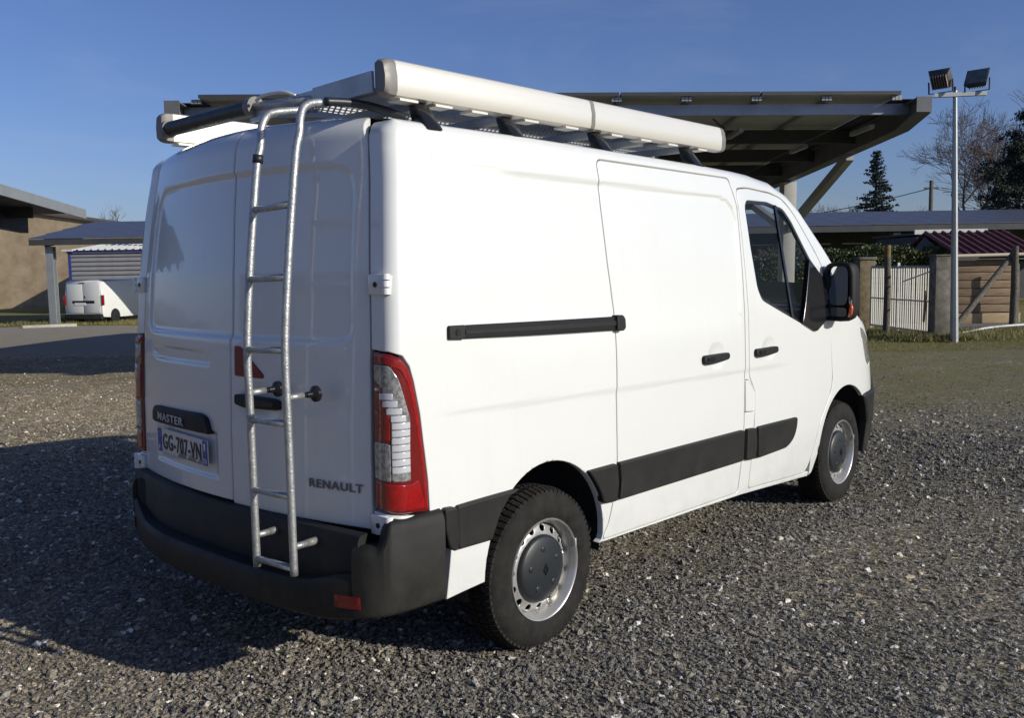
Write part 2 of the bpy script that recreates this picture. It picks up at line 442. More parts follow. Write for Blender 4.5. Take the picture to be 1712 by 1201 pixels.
# everything of the van is modelled in world metres and the root moved back
DIMPLES = [(2.42, 1.150, .075), (3.03, 1.145, .070)]
PR = [(.45, 2.020), (.84, 2.019), (1.455, 2.015), (2.53, 2.005), (2.63, 1.987), (2.69, 1.945), (2.712, 1.87), (2.712, 1.70), (2.700, 1.372)]
def seg_d(p, poly):
    b = 9; sd = 0
    for a, c in zip(poly, poly[1:]):
        dx, dy = c[0]-a[0], c[1]-a[1]; l = dx*dx+dy*dy; t = min(1, max(0, ((p[0]-a[0])*dx+(p[1]-a[1])*dy)/l))
        d = math.hypot(p[0]-a[0]-t*dx, p[1]-a[1]-t*dy)
        if d < b: b = d; sd = dx*(p[1]-a[1])-dy*(p[0]-a[0])
    return b if sd <= 0 else -b        # positive below / left of the line
def disp_side(s, t):
    d = 0
    if .2 < s < 3.6:
        zb = 1.094-.022*(s-.3)
        d += .007*sstep(zb+.012, zb-.012, t)*sstep(.25, .5, s)*(1-sstep(2.9, 3.3, s)) if False else .0
        k = 1-min(1, max(0, (t-(zb-.014))/.028)); k = k*k*(3-2*k)
        d -= .005*k*sstep(.25, .5, s)*(1-sstep(2.95, 3.4, s))
    if .3 < s < 2.8 and t > 1.2:
        q = seg_d((s, t), PR)
        d -= .011*sstep(-.006, .018, q)*sstep(1.2, 1.5, t)*sstep(.45, .9, s)
        # the pressed line at the rear of the roof side
        gx = .304-.28*(t-2.031)
        if t > 2.0 and s < .9: d -= .004*math.exp(-((s-gx)/.012)**2)
        if s < .9: d -= .004*math.exp(-((t-2.022)/.010)**2)*sstep(.33, .36, s)*(1-sstep(.7, .9, s))
    for cx, cz, r in DIMPLES:
        k = math.hypot((s-cx)/1.25, t-cz)/r
        if k < 1: d -= .011*(1-k*k)
    return d
def arc_pts(cx, cz, r, a0, a1, n=18):
    return [(cx+r*math.cos(rad(a0+(a1-a0)*i/n)), cz+r*math.sin(rad(a0+(a1-a0)*i/n))) for i in range(n+1)]
def topline(a, b, n=30, f=1.45):
    return [(a+(b-a)*i/n, lerp_tab(EDGE_TAB, a+(b-a)*i/n)+f*lerp_tab(RAD_TAB, a+(b-a)*i/n)) for i in range(n+1)]
slide_out = rounded([(1.470, 2.112), (2.676, 2.102), (2.730, 1.960), (2.740, 1.373), (2.738, 1.02), (2.736, .721), (2.700, .352), (1.405, .385), (1.450, .44), (1.485, .56), (1.511, .724), (1.506, 1.05), (1.514, 1.431), (1.488, 1.648), (1.472, 1.90)], .03)
fdoor_out = rounded([(2.752, 2.050), (2.90, 2.062), (3.24, 2.054), (3.40, 2.03), (3.53, 1.955), (3.66, 1.83), (3.82, 1.665), (3.945, 1.47), (3.945, 1.32), (3.915, 1.167), (3.948, .88), (3.923, .787), (3.773, .616), (3.655, .372), (3.60, .306), (2.835, .348), (2.840, .436), (2.868, .70), (2.874, .905), (2.805, 1.0), (2.792, 1.05), (2.792, 1.37), (2.765, 1.849)], [.04, .04, .04, .06, .08, .08, .08, .04, .05, .08, .04, .04, .08, .05, .05, .03, .05, .05, .04, .03, .05, .1, .1])
win_out = rounded([(2.832, 1.957), (2.872, 1.995), (3.19, 2.000), (3.405, 1.970), (3.499, 1.898), (3.611, 1.762), (3.70, 1.655), (3.85, 1.50), (3.88, 1.38), (3.81, 1.262), (3.63, 1.222), (3.465, 1.268), (2.965, 1.427), (2.911, 1.50), (2.861, 1.73)], .035)
def tail_cut(g=.0): return [(-.0, .765-g), (.10, .757-g), (.260+g, .738-g), (.252+g, .86), (.237+g, .97), (.215+g, 1.11), (.186+g, 1.23), (.166+g, 1.284+g), (.134+g, 1.324+g), (.088, 1.339+g), (.0, 1.346+g)]
flap_out = rounded([(2.742, .988), (2.782, .985), (2.862, .905), (2.860, .795), (2.744, .805)], .012)
# --- white side: rear quarter, sill, pillars and cant rail in one pressing
out = [(.0, .72)]+tail_cut(.004)+[(.0, 1.7)]+topline(.0, 4.04, 44)
out += [(4.10, 1.52), (3.99, 1.33)]
fd = inset(fdoor_out, -.0075)
i0 = min(range(len(fd)), key=lambda i: math.hypot(fd[i][0]-3.94, fd[i][1]-1.33)); i1 = min(range(len(fd)), key=lambda i: math.hypot(fd[i][0]-3.62, fd[i][1]-.318))
# door runs clockwise in (s,t): top-left -> top-right -> down; the frame line goes back over it
ring = fd[i0::-1]+fd[:i1:-1] if i0 < i1 else fd
out += [(3.945, 1.31)]
out += ring
out += [(3.655, .300), (3.645, .271), (3.50, .281), (2.747, .327), (1.38, .374), (1.400, .385), (1.408, .41)]
out += arc_pts(1.0, .41, .408, 2, 183, 30)+[(.365, .374), (.382, .565), (.382, .65), (.2, .70)]
sd = panel('side_panel', out, side, M['paint'], van, holes=[inset(slide_out, -.0075), inset(flap_out, -.002)], grid=.0145, thick=.03, mirror=True, disp=disp_side)
panel('sliding_door', slide_out, side, M['paint'], van, grid=.0145, thick=.03, mirror=True, disp=disp_side, rnd=.005)
panel('front_door', fdoor_out, side, M['paint'], van, holes=[win_out], grid=.0145, thick=.03, mirror=True, disp=disp_side, rnd=.005)
panel('fuel_flap', inset(flap_out, .003), side, M['paint'], van, grid=.03, thick=.02, mirror=True)
# --- front wing wraps to the nose
S_N = 4.2+NOSE[-1][0]
fend = [(3.662, .272)]+[(3.668, .300), (3.664, .372), (3.783, .616), (3.932, .787), (3.957, .88), (3.915, 1.167), (3.945, 1.30), (4.01, 1.33), (4.12, 1.50)]
fend += topline(4.12, 4.62, 10)+[(4.80, 1.225), (5.1, 1.205), (S_N, 1.20), (S_N, 1.06), (4.95, 1.05), (4.86, .80), (4.80, .71), (4.60, .70), (4.548, .70)]
fend += arc_pts(4.2, .38, .425, 48, 170, 26)+[(3.765, .40), (3.70, .285)]
hl = rounded([(4.500, 1.185), (4.60, 1.165), (4.86, 1.02), (4.80, .93), (4.62, .90), (4.560, .955), (4.520, 1.09)], .02)
panel('front_wing', fend, side, M['paint'], van, holes=[hl], grid=.03, thick=.025, mirror=True, disp=disp_side)
panel('headlight', inset(hl, .004), side, M['clear'], van, grid=.03, thick=.05, mirror=True, rnd=.008)
panel('front_bumper', rounded([(4.462, .705), (4.55, .716), (4.82, .72), (4.88, .80), (S_N, .80), (S_N, .27), (4.60, .27), (4.585, .35), (4.575, .50), (4.52, .62)], .03), lambda a, b, off=0: side(a, b, off+.022), M['plastic'], van, grid=.03, thick=.05, mirror=True, rnd=.02)
panel('grille', rounded([(4.90, .80), (4.97, 1.045), (S_N, 1.06), (S_N, .80)], .01), lambda a, b, off=0: side(a, b, off+.004), M['gloss_black'], van, grid=.04, thick=.03, mirror=True)
# --- inner shell keeps gaps dark; arches and window left open
shell = [(.02, .46), (.02, 2.10), (2.9, 2.06), (3.3, 2.0), (3.6, 1.82), (3.9, 1.5), (4.3, 1.25), (4.9, 1.12), (4.9, .46)]+arc_pts(4.2, .38, .46, 10, 170, 20)+arc_pts(1.0, .41, .45, 7, 173, 20)
panel('inner_shell', shell, lambda a, b, off=0: side(a, b, off-.034), M['dark'], van, holes=[inset(win_out, -.02)], grid=.1, thick=0, rnd=0, mirror=True)
for cx, cz, r in ((1.0, .41, .44), (4.2, .38, .45)):
    for sg in (1, -1):
        n = 24; vs = []; fs = []
        for i in range(n+1):
            a = rad(-12+204*i/n)
            for y in (.942 if cx < 3 else .955, .60): vs.append((cx+r*math.cos(a), sg*y, cz+r*math.sin(a)))
        for i in range(n): fs.append((2*i, 2*i+1, 2*i+3, 2*i+2))
        vs.append((cx, sg*.60, cz)); c = len(vs)-1
        for i in range(n): fs.append((2*i+1, c, 2*i+3))
        MB().add(vs, fs).build('wheel_arch_liner', M['liner'], van, smooth=True)
# --- floor pan, axle
fl = MB(); fl.box((.30, -.90, .40), (4.5, .90, .46)); fl.box((.10, -.80, .42), (.32, .80, .66)); fl.box((.4, -.45, .30), (4.4, -.37, .42)); fl.box((.4, .37, .30), (4.4, .45, .42))
fl.tube([(1.024, -.8, .33), (1.024, .8, .33)], .05); fl.tube([(4.206, -.8, .33), (4.206, .8, .33)], .04)
fl.tube([(.35, .2, .34), (3.2, .2, .34)], .035); fl.box((1.3, .2, .26), (1.9, .5, .42))
fl.build('chassis', M['dark'], van)
# --- roof skin
def roof_grid(name, s0, s1, m, n=26, bow=.0, crown=.045, nx=17):
    vs = []; fs = []
    for i in range(n+1):
        s = s0+(s1-s0)*i/n; R = lerp_tab(RAD_TAB, s); e = side(s, lerp_tab(EDGE_TAB, s)+R*1.42)
        ye = -e[1]
        b = bow*sstep(2.9, 3.7, s)
        cr = crown
        for j in range(nx):
            v = -1+2*j/(nx-1)
            x = e[0]+b*(1-v*v)
            if s < .5: x -= .10*(1-v*v)*(1-sstep(.0, .5, s))
            rib = 0
            z_ = e[2]+cr*(1-v*v)
            if s0 < .5:
                kk = sstep(0, .22, (s-s0)); q = rear(max(-.80, min(.80, v*ye)), 2.12+.07*1.44)
                x = x if i else q[0]-.004
                z_ = z_*kk+(q[2]-.002)*(1-kk) if abs(v) < .95 else z_
            vs.append((x, -v*ye*1.0, z_+rib))
    for i in range(n):
        for j in range(nx-1):
            a = i*nx+j; fs.append((a, a+nx, a+nx+1, a+1))
    return mesh_obj(name, vs, fs, m, van, smooth=True)
roof_grid('roof', .149, 3.40, M['paint'], bow=.22, n=40)
roof_grid('windscreen', 3.41, 4.24, M['glass'], bow=.22, crown=.03)
# bonnet
vs = []; fs = []; nx = 17; rows = 9
for i in range(rows):
    k = i/(rows-1)
    for j in range(nx):
        v = -1+2*j/(nx-1)
        s = 4.23; e = side(s, lerp_tab(EDGE_TAB, s)+.085)
        pa = Vector((e[0]+.22*(1-v*v), v*-e[1], e[2]+.03*(1-v*v)))
        sf = S_N-(S_N-4.60)*abs(v); f = side(sf, lerp_tab(EDGE_TAB, sf)+.06)
        pb = Vector((f[0]-.01, math.copysign(-f[1], v) if v else 0, f[2]))
        p = pa.lerp(pb, k); p.z += .05*math.sin(k*math.pi)
        vs.append(p)
for i in range(rows-1):
    for j in range(nx-1):
        a = i*nx+j; fs.append((a, a+1, a+nx+1, a+nx))
mesh_obj('bonnet', vs, fs, M['paint'], van, smooth=True)

# --- rear doors
def rearS(y, t, off=0.0):
    p = rear(y, t, off); z = p[2]
    return p
RP = rounded([(.53, 1.36), (.53, 1.9), (.50, 1.985), (.40, 2.026), (-.15, 2.026), (-.70, 2.020), (-.79, 1.995), (-.808, 1.93), (-.806, 1.36)], .06)
RP = rounded([(.755, 1.36), (.735, 1.80), (.705, 1.96), (.64, 2.028), (-.04, 2.040), (-.64, 2.034), (-.715, 2.010), (-.745, 1.93), (-.775, 1.36)], .08)
LP = rounded([(.70, 1.322), (.70, 1.262), (.62, 1.238), (.06, 1.240), (.06, 1.305)], .02)
def in_loop_d(p, L):
    P = np.array([p]); d = dist_to(P, [L])[0]
    return d if inside(P, [L])[0] else -d
_rp = np.array(RP)
RPM = None
def disp_rear_arr():
    # tabulated once: signed distance on a grid
    gy = np.linspace(-1, 1, 401); gz = np.linspace(.6, 2.3, 341)
    Y, Z = np.meshgrid(gy, gz, indexing='ij'); P = np.stack([Y.ravel(), Z.ravel()], 1); out = []
    for L in (RP, LP):
        d = dist_to(P, [L]); d[~inside(P, [L])] *= -1; out.append(d.reshape(Y.shape))
    return out
RT = disp_rear_arr()
def rtab(T, y, z):
    i = min(399, max(0, (y+1)/2*400)); j = min(339, max(0, (z-.6)/1.7*340)); a = int(i); b = int(j); u = i-a; v = j-b
    return (T[a, b]*(1-u)+T[a+1, b]*u)*(1-v)+(T[a, b+1]*(1-u)+T[a+1, b+1]*u)*v
def disp_rear(y, t):
    d = -.012*sstep(-.002, .026, rtab(RT[0], y, t))
    d += -.007*sstep(-.002, .018, rtab(RT[1], y, t))
    d += -.010*math.exp(-(((y+.60)/.055)**2+0)) * .0
    # cup behind the door handle and the number plate recess
    k = math.hypot((y+.285)/.13, (t-1.115)/.085)
    if k < 1: d -= .014*(1-k*k)
    k = max(abs((y-.325)/.325), abs((t-.875)/.10))
    d -= .012*sstep(1.0, .88, k) if False else .012*(1-sstep(.86, 1.0, k))
    return d
def wy(t): return halfw(min(t, 2.12), .0)-.115-.008-(0 if t < 2.12 else .065*(1-math.cos(min((t-2.12)/.065, 1.5))))
top = 2.12+.07*1.40
def edge_side(a, b, sg, n=14): return [(sg*wy(a+(b-a)*i/n), a+(b-a)*i/n) for i in range(n+1)]
def gy_(t, d): return -.093+.030*sstep(1.5, 2.1, t)+d
gapL = [(gy_(t, .004), t) for t in np.linspace(top, .700, 12)]; gapR = [(gy_(t, -.004), t) for t in np.linspace(.690, top, 12)]
panel('rear_door', edge_side(.690, top, 1)+gapL, rearS, M['paint'], van, grid=.0135, thick=.03, disp=disp_rear, rnd=.005)
panel('rear_door', edge_side(.690, top, -1)[::-1]+gapR, rearS, M['paint'], van, grid=.0135, thick=.03, disp=disp_rear, rnd=.005)
MB().add([rearS(y, t, -.045) for t in (.5, .9, 1.3, 1.6, 1.85, 2.04) for y in np.linspace(-.87, .87, 13)], [(i*13+j, i*13+j+1, i*13+j+14, i*13+j+13) for i in range(5) for j in range(12)]).build('dark_door_backing', M['dark'], van, smooth=True, fix=False)  # black sheet behind both doors, stands in for shade in their gaps
# --- hinges
def hinge(y, z, sg):
    h = MB(); x = rearS(.93*1.0, z)[0]
    q = rearS(y, z)[0]-.004
    h.box((q-.016, y-.05, z-.037), (q+.012, y+.030, z+.037))
    o = h.build('hinge', M['paint'], van, bevel=.004)
    k = MB(); k.tube([(q-.006, y-.060, z-.036), (q-.004, y-.058, z-.014)], .016); k.tube([(q-.006, y-.060, z-.010), (q-.004, y-.058, z+.012)], .016); k.tube([(q-.006, y-.060, z+.016), (q-.004, y-.058, z+.036)], .016)
    k.box((q, y-.068, z-.030), (q+.05, y-.048, z+.030))
    k.build('hinge_knuckle', M['paint'], o, auto=40)
    MB().tube([(q-.019, y-.012, z), (q-.0155, y-.012, z)], .010).build('hinge_bolt', M['gloss_black'], o)
    if sg > 0:
        for ob in [o]+list(o.children):
            for v in ob.data.vertices: v.co.y = -v.co.y
            ob.data.flip_normals()
for z in (.716, 1.582):
    hinge(-.885+(.02 if z > 1 else 0), z, -1); hinge(-.885+(.02 if z > 1 else 0), z, 1)
# --- tail lights: dark red body, brighter red rim, clear reversing and ribbed parts
def lampS(a, b, off=0): return side(a, b, off+.006)
tl = panel('tail_light', inset(rounded([(.008, .770), (.10, .761), (.258, .742), (.250, .86), (.235, .97), (.213, 1.11), (.184, 1.23), (.163, 1.284), (.131, 1.322), (.088, 1.337), (.008, 1.344)], .012), .001), lampS, M['red_dark'], van, grid=.025, thick=.05, rnd=.012, mirror=True)
def lens(name, pts, m, par, off, r=.01, rnd=.003):
    for o_, sg in zip(par, (1, -1)):
        q = panel(name, rounded(pts, r), lambda a, b, o=0: side(a, b, o+off), m, o_, grid=.012, thick=.006, rnd=rnd)
        if sg == -1:
            for v in q.data.vertices: v.co.y = -v.co.y
            q.data.flip_normals()
# bright red band following the outer edge
lens('red_rim', [(.07, 1.329), (.126, 1.314), (.157, 1.276), (.176, 1.23), (.204, 1.11), (.226, .97), (.241, .86), (.246, .757), (.232, .757), (.222, .88), (.206, 1.00), (.182, 1.12), (.156, 1.22), (.124, 1.280), (.07, 1.303), (.020, 1.309), (.020, 1.333)], M['red'], tl, .0085)
lens('clear_lens', [(.020, 1.297), (.090, 1.294), (.118, 1.25), (.158, 1.110), (.146, 1.104), (.110, 1.150), (.062, 1.218), (.020, 1.240)], M['clear'], tl, .0088)
lens('brake_lens', [(.020, 1.205), (.052, 1.190), (.090, 1.115), (.090, 1.026), (.020, 1.032)], M['red'], tl, .0086)
lens('reversing_lens', [(.020, 1.020), (.091, 1.015), (.092, .878), (.020, .888)], M['clear'], tl, .0090)
lens('lower_red_lens', [(.020, .876), (.10, .868), (.175, .862), (.200, .875), (.226, .795), (.232, .763), (.10, .774), (.020, .785)], M['red'], tl, .0084)
lens('ribbed_lens_base', [(.094, 1.105), (.094, .880), (.163, .876), (.163, 1.105), (.140, 1.165), (.104, 1.215), (.060, 1.218)], M['clear'], tl, .0086)
for o_, sg in zip(tl, (1, -1)):
    zz = [1.185-.0265*k for k in range(12)]
    for k, z in enumerate(zz):
        if z < .895: break
        a0 = .096 if z < 1.10 else .096-(z-1.10)*.55; a1 = a0+(.064 if z < 1.10 else .050)
        q = panel('lens_rib', [(a0, z-.0110), (a1, z-.0110), (a1, z+.0110), (a0, z+.0110)], lambda a, b, o=0: side(a, b, o+.0105), M['ribbed'], o_, grid=.009, thick=.006, rnd=.002)
        if sg == -1:
            for v in q.data.vertices: v.co.y = -v.co.y
            q.data.flip_normals()
# --- rear bumper
def plan(pts, n=8):
    """smooth symmetric plan curve"""
    out = []
    P = [pts[0]]+pts+[pts[-1]]
    for i in range(1, len(P)-2):
        for k in range(n):
            t = k/n; p0, p1, p2, p3 = map(np.array, P[i-1:i+3])
            out.append(tuple(.5*((2*p1)+(-p0+p2)*t+(2*p0-5*p1+4*p2-p3)*t*t+(-p0+3*p1-3*p2+p3)*t**3)))
    out.append(pts[-1]); return out
half = [(-.046, 0.), (-.042, .30), (-.020, .56), (.014, .75), (.052, .87), (.090, .935), (.145, .975), (.25, .995), (.385, 1.006)]
def sweep(mbx, path, prof, closed=True):
    """prof: (inward, z); path in plan with outward normals to the rear"""
    n = len(prof(path[0], 0)) if callable(prof) else len(prof); vs = []; fs = []
    for i, p in enumerate(path):
        a = np.array(path[max(0, i-1)]); b = np.array(path[min(len(path)-1, i+1)]); d = (b-a)/np.linalg.norm(b-a); nrm = np.array([d[1], -d[0]])
        pr = prof(p, i) if callable(prof) else prof
        for w_, z in pr: vs.append((p[0]+nrm[0]*w_, p[1]+nrm[1]*w_, z))
    for i in range(len(path)-1):
        for k in range(n if closed else n-1): fs.append((i*n+k, i*n+(k+1) % n, (i+1)*n+(k+1) % n, (i+1)*n+k))
    if closed: fs += [tuple(range(n)), tuple(range((len(path)-1)*n+n-1, (len(path)-1)*n-1, -1))]
    mbx.add(vs, fs)
hp = plan(half)
hpl = [(x+.05*sstep(.25, .88, y), y) for x, y in hp]
full = [(x, -y) for x, y in hp[::-1]][:-1]+hpl          # from right (-y) to left (+y): inward normal = +x side
def zb(p): return .365+.03*sstep(.7, 1.0, abs(p[1]))+ (.0)
b_ = MB()
def prof_low(p, i):
    zt = .500+.060*sstep(.60, .90, abs(p[1]))
    z0 = zb(p)
    return [(.02, z0), (.005, z0+.012), (.0, z0+.03), (-.0, zt-.03), (.004, zt-.012), (.014, zt-.002), (.028, zt), (.11, zt), (.11, z0)]
sweep(b_, full, prof_low)
bump = b_.build('rear_bumper', M['plastic'], van, auto=35)
# centre face above the step
c_ = MB(); path = [(.075-.045*(1-(y/.88)**2)+.045*sstep(.3, .88, y), y) for y in np.linspace(-.88, .88, 25)]
sweep(c_, path, [(.0, .485), (.0, .665), (.012, .688), (.05, .692), (.05, .485)])
c_.build('bumper_step_panel', M['plastic'], bump, auto=35)
for sg in (1, -1):
    cc = MB()
    pth = [p for p in (hpl if sg == 1 else hp) if p[1] > .868]
    def prof_c(p, i):
        zt = .655+.090*sstep(.100, .155, p[0]-(.045 if sg == 1 else 0)); zl = zb(p)+.001
        return [(.018, zl), (.003, zl+.012), (-.002, zl+.03), (-.002, zt-.045), (.005, zt-.022), (.016, zt-.006), (.032, zt), (.07, zt), (.07, zl)]
    sweep(cc, pth, prof_c)
    vs = [(x, y*sg, z) for x, y, z in cc.v]; cc.v = vs
    cc.build('bumper_corner', M['plastic'], bump, auto=35)
    # moulding that steps down behind the corner
# red reflectors low in the bumper
for sg in (-1, 1):
    r = MB(); y0, y1 = .80, .90
    i0_ = [p for p in (hpl if sg == 1 else hp) if .80 < p[1] < .905]
    vs = [(p[0]-.006, p[1]*sg, z) for p in i0_ for z in (.43, .475)]
    r.add(vs, [(2*i, 2*i+1, 2*i+3, 2*i+2) for i in range(len(i0_)-1)])
    vs = [(p[0]+.01, p[1]*sg, z) for p in i0_ for z in (.43, .475)]; k = len(r.v)
    n_ = len(i0_); r.add(vs, [(2*i, 2*i+2, 2*i+3, 2*i+1) for i in range(n_-1)])
    r.f += [(2*i, 2*i+2, k+2*i+2, k+2*i) for i in range(n_-1)]+[(2*i+1, k+2*i+1, k+2*i+3, 2*i+3) for i in range(n_-1)]+[(0, k, k+1, 1), (2*n_-2, 2*n_-1, k+2*n_-1, k+2*n_-2)]
    r.build('rear_reflector', M['red_dark'], van)
# --- black side mouldings
def pad(pts, off=.020, r=.012, name='side_moulding'):
    panel(name, rounded(pts, r), lambda a, b, o=0: side(a, b, o+off), M['plastic'], van, grid=.03, thick=.03, rnd=.008, mirror=True)
pad([(.398, .737), (.60, .740), (.785, .742), (.715, .72), (.655, .66), (.605, .564), (.405, .567)])
pad([(.318, .744), (.390, .738), (.398, .600), (.384, .567), (.347, .580), (.324, .65)], .030, .02)
pad([(1.262, .733), (1.478, .731), (1.492, .640), (1.478, .555), (1.376, .564), (1.352, .620), (1.318, .668)])
pad([(1.500, .731), (2.703, .711), (2.700, .535), (1.502, .556), (1.512, .64)])
pad([(2.745, .710), (2.848, .703), (2.862, .62), (2.850, .523), (2.742, .532)])
pad([(2.878, .703), (3.392, .693), (3.385, .630), (3.345, .565), (3.265, .524), (2.885, .520)], .02, [.02, .015, .03, .06, .06, .02])
# --- sliding door rail
rl = panel('door_rail', rounded([(.455, 1.4215), (1.492, 1.4075), (1.492, 1.3455), (.455, 1.3700)], .006), lambda a, b, o=0: side(a, b, o+.012), M['gloss_black'], van, grid=.05, thick=.02, rnd=.004, mirror=True)
for r in rl[:1]:
    panel('rail_groove', [(.46, 1.402), (1.49, 1.388), (1.49, 1.366), (.46, 1.386)], lambda a, b, o=0: side(a, b, o+.0155), M['plastic'], r, grid=.05, thick=.003, rnd=.001)
    panel('rail_end_cap', rounded([(.366, 1.4235), (.455, 1.4225), (.455, 1.368), (.366, 1.3725)], .008), lambda a, b, o=0: side(a, b, o+.016), M['plastic'], r, grid=.03, thick=.024, rnd=.004)
    p = side(.412, 1.396, .017); MB().tube([(p[0], p[1]+.004, p[2]), (p[0], p[1]-.002, p[2])], .013).build('rail_screw', M['dark'], r)
panel('rail_roller_bracket', rounded([(1.488, 1.415), (1.535, 1.412), (1.552, 1.395), (1.553, 1.352), (1.535, 1.340), (1.488, 1.342)], .008), lambda a, b, o=0: side(a, b, o+.026), M['plastic'], van, grid=.03, thick=.04, rnd=.006)
# --- door handles
for (a, b, z, dz) in ((2.262, 2.528, 1.142, .0), (2.842, 3.112, 1.133, 0)):
    h = panel('door_handle', rounded([(a, z+.022), (b, z+.020), (b, z-.016), (a+.03, z-.026), (a, z-.016)], .016), lambda s_, t_, o=0: side(s_, t_, o+.022+.010*math.sin(math.pi*min(1, max(0, (s_-a)/(b-a))))), M['plastic'], van, grid=.03, thick=.03, rnd=.007)
    panel('handle_lock', rounded([(a+.02, z+.014), (a+.085, z+.014), (a+.085, z-.012), (a+.02, z-.010)], .004), lambda s_, t_, o=0: side(s_, t_, o+.034), M['gloss_black'], h, grid=.03, thick=.01, rnd=.003)
rh = panel('rear_door_handle', rounded([(-.152, 1.148), (-.385, 1.144), (-.420, 1.138), (-.420, 1.102), (-.22, 1.098), (-.152, 1.108)], .012), lambda a, b, o=0: rearS(a, b, o+.026), M['plastic'], van, grid=.03, thick=.03, rnd=.007)
panel('handle_recess', rounded([(-.225, 1.136), (-.405, 1.132), (-.405, 1.112), (-.225, 1.110)], .006), lambda a, b, o=0: rearS(a, b, o+.030), M['gloss_black'], rh, grid=.03, thick=.006, rnd=.003)
# --- triangle sticker, plate and its lamp bar, lettering
panel('warning_triangle', rounded([(-.128, 1.340), (-.168, 1.338), (-.316, 1.230), (-.310, 1.217), (-.128, 1.219)], .010), lambda a, b, o=0: rearS(a, b, o+.004), M['reflect_red'], van, grid=.03, thick=.005, rnd=.0015)
pb = panel('plate_lamp_bar', rounded([(.625, 1.030), (.125, 1.043), (.070, 1.027), (.044, .962), (.645, .955), (.645, 1.0)], [.02, .03, .02, .004, .01, .01]), lambda a, b, o=0: rearS(a, b, o+.022), M['plastic'], van, grid=.03, thick=.04, rnd=.008)
def stick(me, name, m, parent, S, u0, t0, off, du=-1.0, tilt=0.0):
    """wrap flat lettering on the surface S; the text's x runs along du"""
    bm = bmesh.new(); bm.from_mesh(me); bmesh.ops.triangulate(bm, faces=bm.faces[:]); bm.to_mesh(me); bm.free()
    for v in me.vertices:
        x, y, z = v.co
        v.co = S(u0+du*x, t0+y+tilt*x, off+z)
    me.materials.clear(); me.materials.append(m)
    o = bpy.data.objects.new(name, me); link(o, parent); me.name = name
    for p in me.polygons: p.use_smooth = False
    return o
stick(text_mesh('MASTER', .048, .0025, .285, .0008), 'model_lettering', M['alu_grey'], pb, rearS, .545, .976, .0255)
stick(text_mesh('RENAULT', .045, .0015, .252, .0004), 'maker_lettering', M['chrome'], van, rearS, -.565, .822, .005)
PY0, PZ = .585, .876
def plateS(a, b, off=0):
    # flat plate facing the rear, slightly following the door
    x = rearS(.325, .875, 0)[0]; k = (rearS(.60, .875)[0]-rearS(.05, .875)[0])/.55
    return (x+k*(a-.325)-.002-off, a, b)
pl = panel('number_plate', rounded([(.585, .932), (.065, .932), (.065, .822), (.585, .822)], .006), lambda a, b, o=0: plateS(a, b, o+.004), M['plate'], van, grid=.1, thick=.004, rnd=.001)
for a0, a1 in ((.583, .540), (.110, .067)):
    panel('plate_band', [(a0, .930), (a1, .930), (a1, .824), (a0, .824)], lambda a, b, o=0: plateS(a, b, o+.0055), M['plate_blue'], pl, grid=.1, thick=.0015, rnd=.0005)
stick(text_mesh('GG-707-VN', .100, .0008, .400, .0016), 'plate_characters', M['plate_black'], pl, plateS, .526, .841, .0058)
stick(text_mesh('33', .030, .0004, .030, .0006), 'plate_region_number', M['plate_white'], pl, plateS, .104, .832, .0064)
stick(text_mesh('F', .030, .0004, .014, .0006), 'plate_country_letter', M['plate_white'], pl, plateS, .570, .832, .0064)
# ring of stars and the small emblem
st = MB()
for k in range(12):
    a = 2*math.pi*k/12; c = (.5615+.013*math.cos(a), .903+.013*math.sin(a)); st.prism([(c[0]+.0016, c[1]), (c[0], c[1]+.0022), (c[0]-.0016, c[1]), (c[0], c[1]-.0022)], 0, 1, 'x')
st.v = [plateS(y, z, .0062+.0003*x) for x, y, z in st.v]; st.build('plate_stars', M['plate_white'], pl)
em = MB(); em.prism([(.098, .918), (.079, .918), (.081, .892), (.0885, .882), (.096, .892)], 0, 1, 'x'); em.v = [plateS(y, z, .0062+.0003*x) for x, y, z in em.v]; em.build('plate_region_emblem', M['plate_white'], pl)

# --- window glass, rubbers, cab interior
M['glass_frame'] = M['gloss_black']
panel('window_seal', win_out, lambda a, b, o=0: side(a, b, o-.006), M['gloss_black'], van, holes=[inset(win_out, .018)], grid=.05, thick=.01, rnd=.002, mirror=True)
gl = panel('side_window', inset(win_out, .010), lambda a, b, o=0: side(a, b, o-.012), M['glass'], van, grid=.06, thick=.0, rnd=0, mirror=True)
for o_, sg in zip(gl, (1, -1)):
    b1 = MB(); p = side(3.302, 1.985, -.004); q = side(3.352, 1.31, -.004); b1.bar((p[0], p[1]*sg, p[2]), (q[0], q[1]*sg, q[2]), .024, .012, (0, 1, 0)); b1.build('window_division_bar', M['gloss_black'], o_)
cab = MB(); cab.box((2.60, -.88, .46), (2.64, .88, 1.36)); cab.build('bulkhead', M['cabin_light'], van)
ds = MB(); ds.add([(3.75, -.86, 1.0), (4.25, -.86, 1.0), (4.25, -.80, 1.36), (3.95, -.80, 1.32), (3.78, -.82, 1.2), (3.75, .86, 1.0), (4.25, .86, 1.0), (4.25, .80, 1.36), (3.95, .80, 1.32), (3.78, .82, 1.2)], [(0, 1, 2, 3, 4), (9, 8, 7, 6, 5), (0, 5, 6, 1), (1, 6, 7, 2), (2, 7, 8, 3), (3, 8, 9, 4), (4, 9, 5, 0)]); ds.build('dashboard', M['seat'], van, bevel=.03)
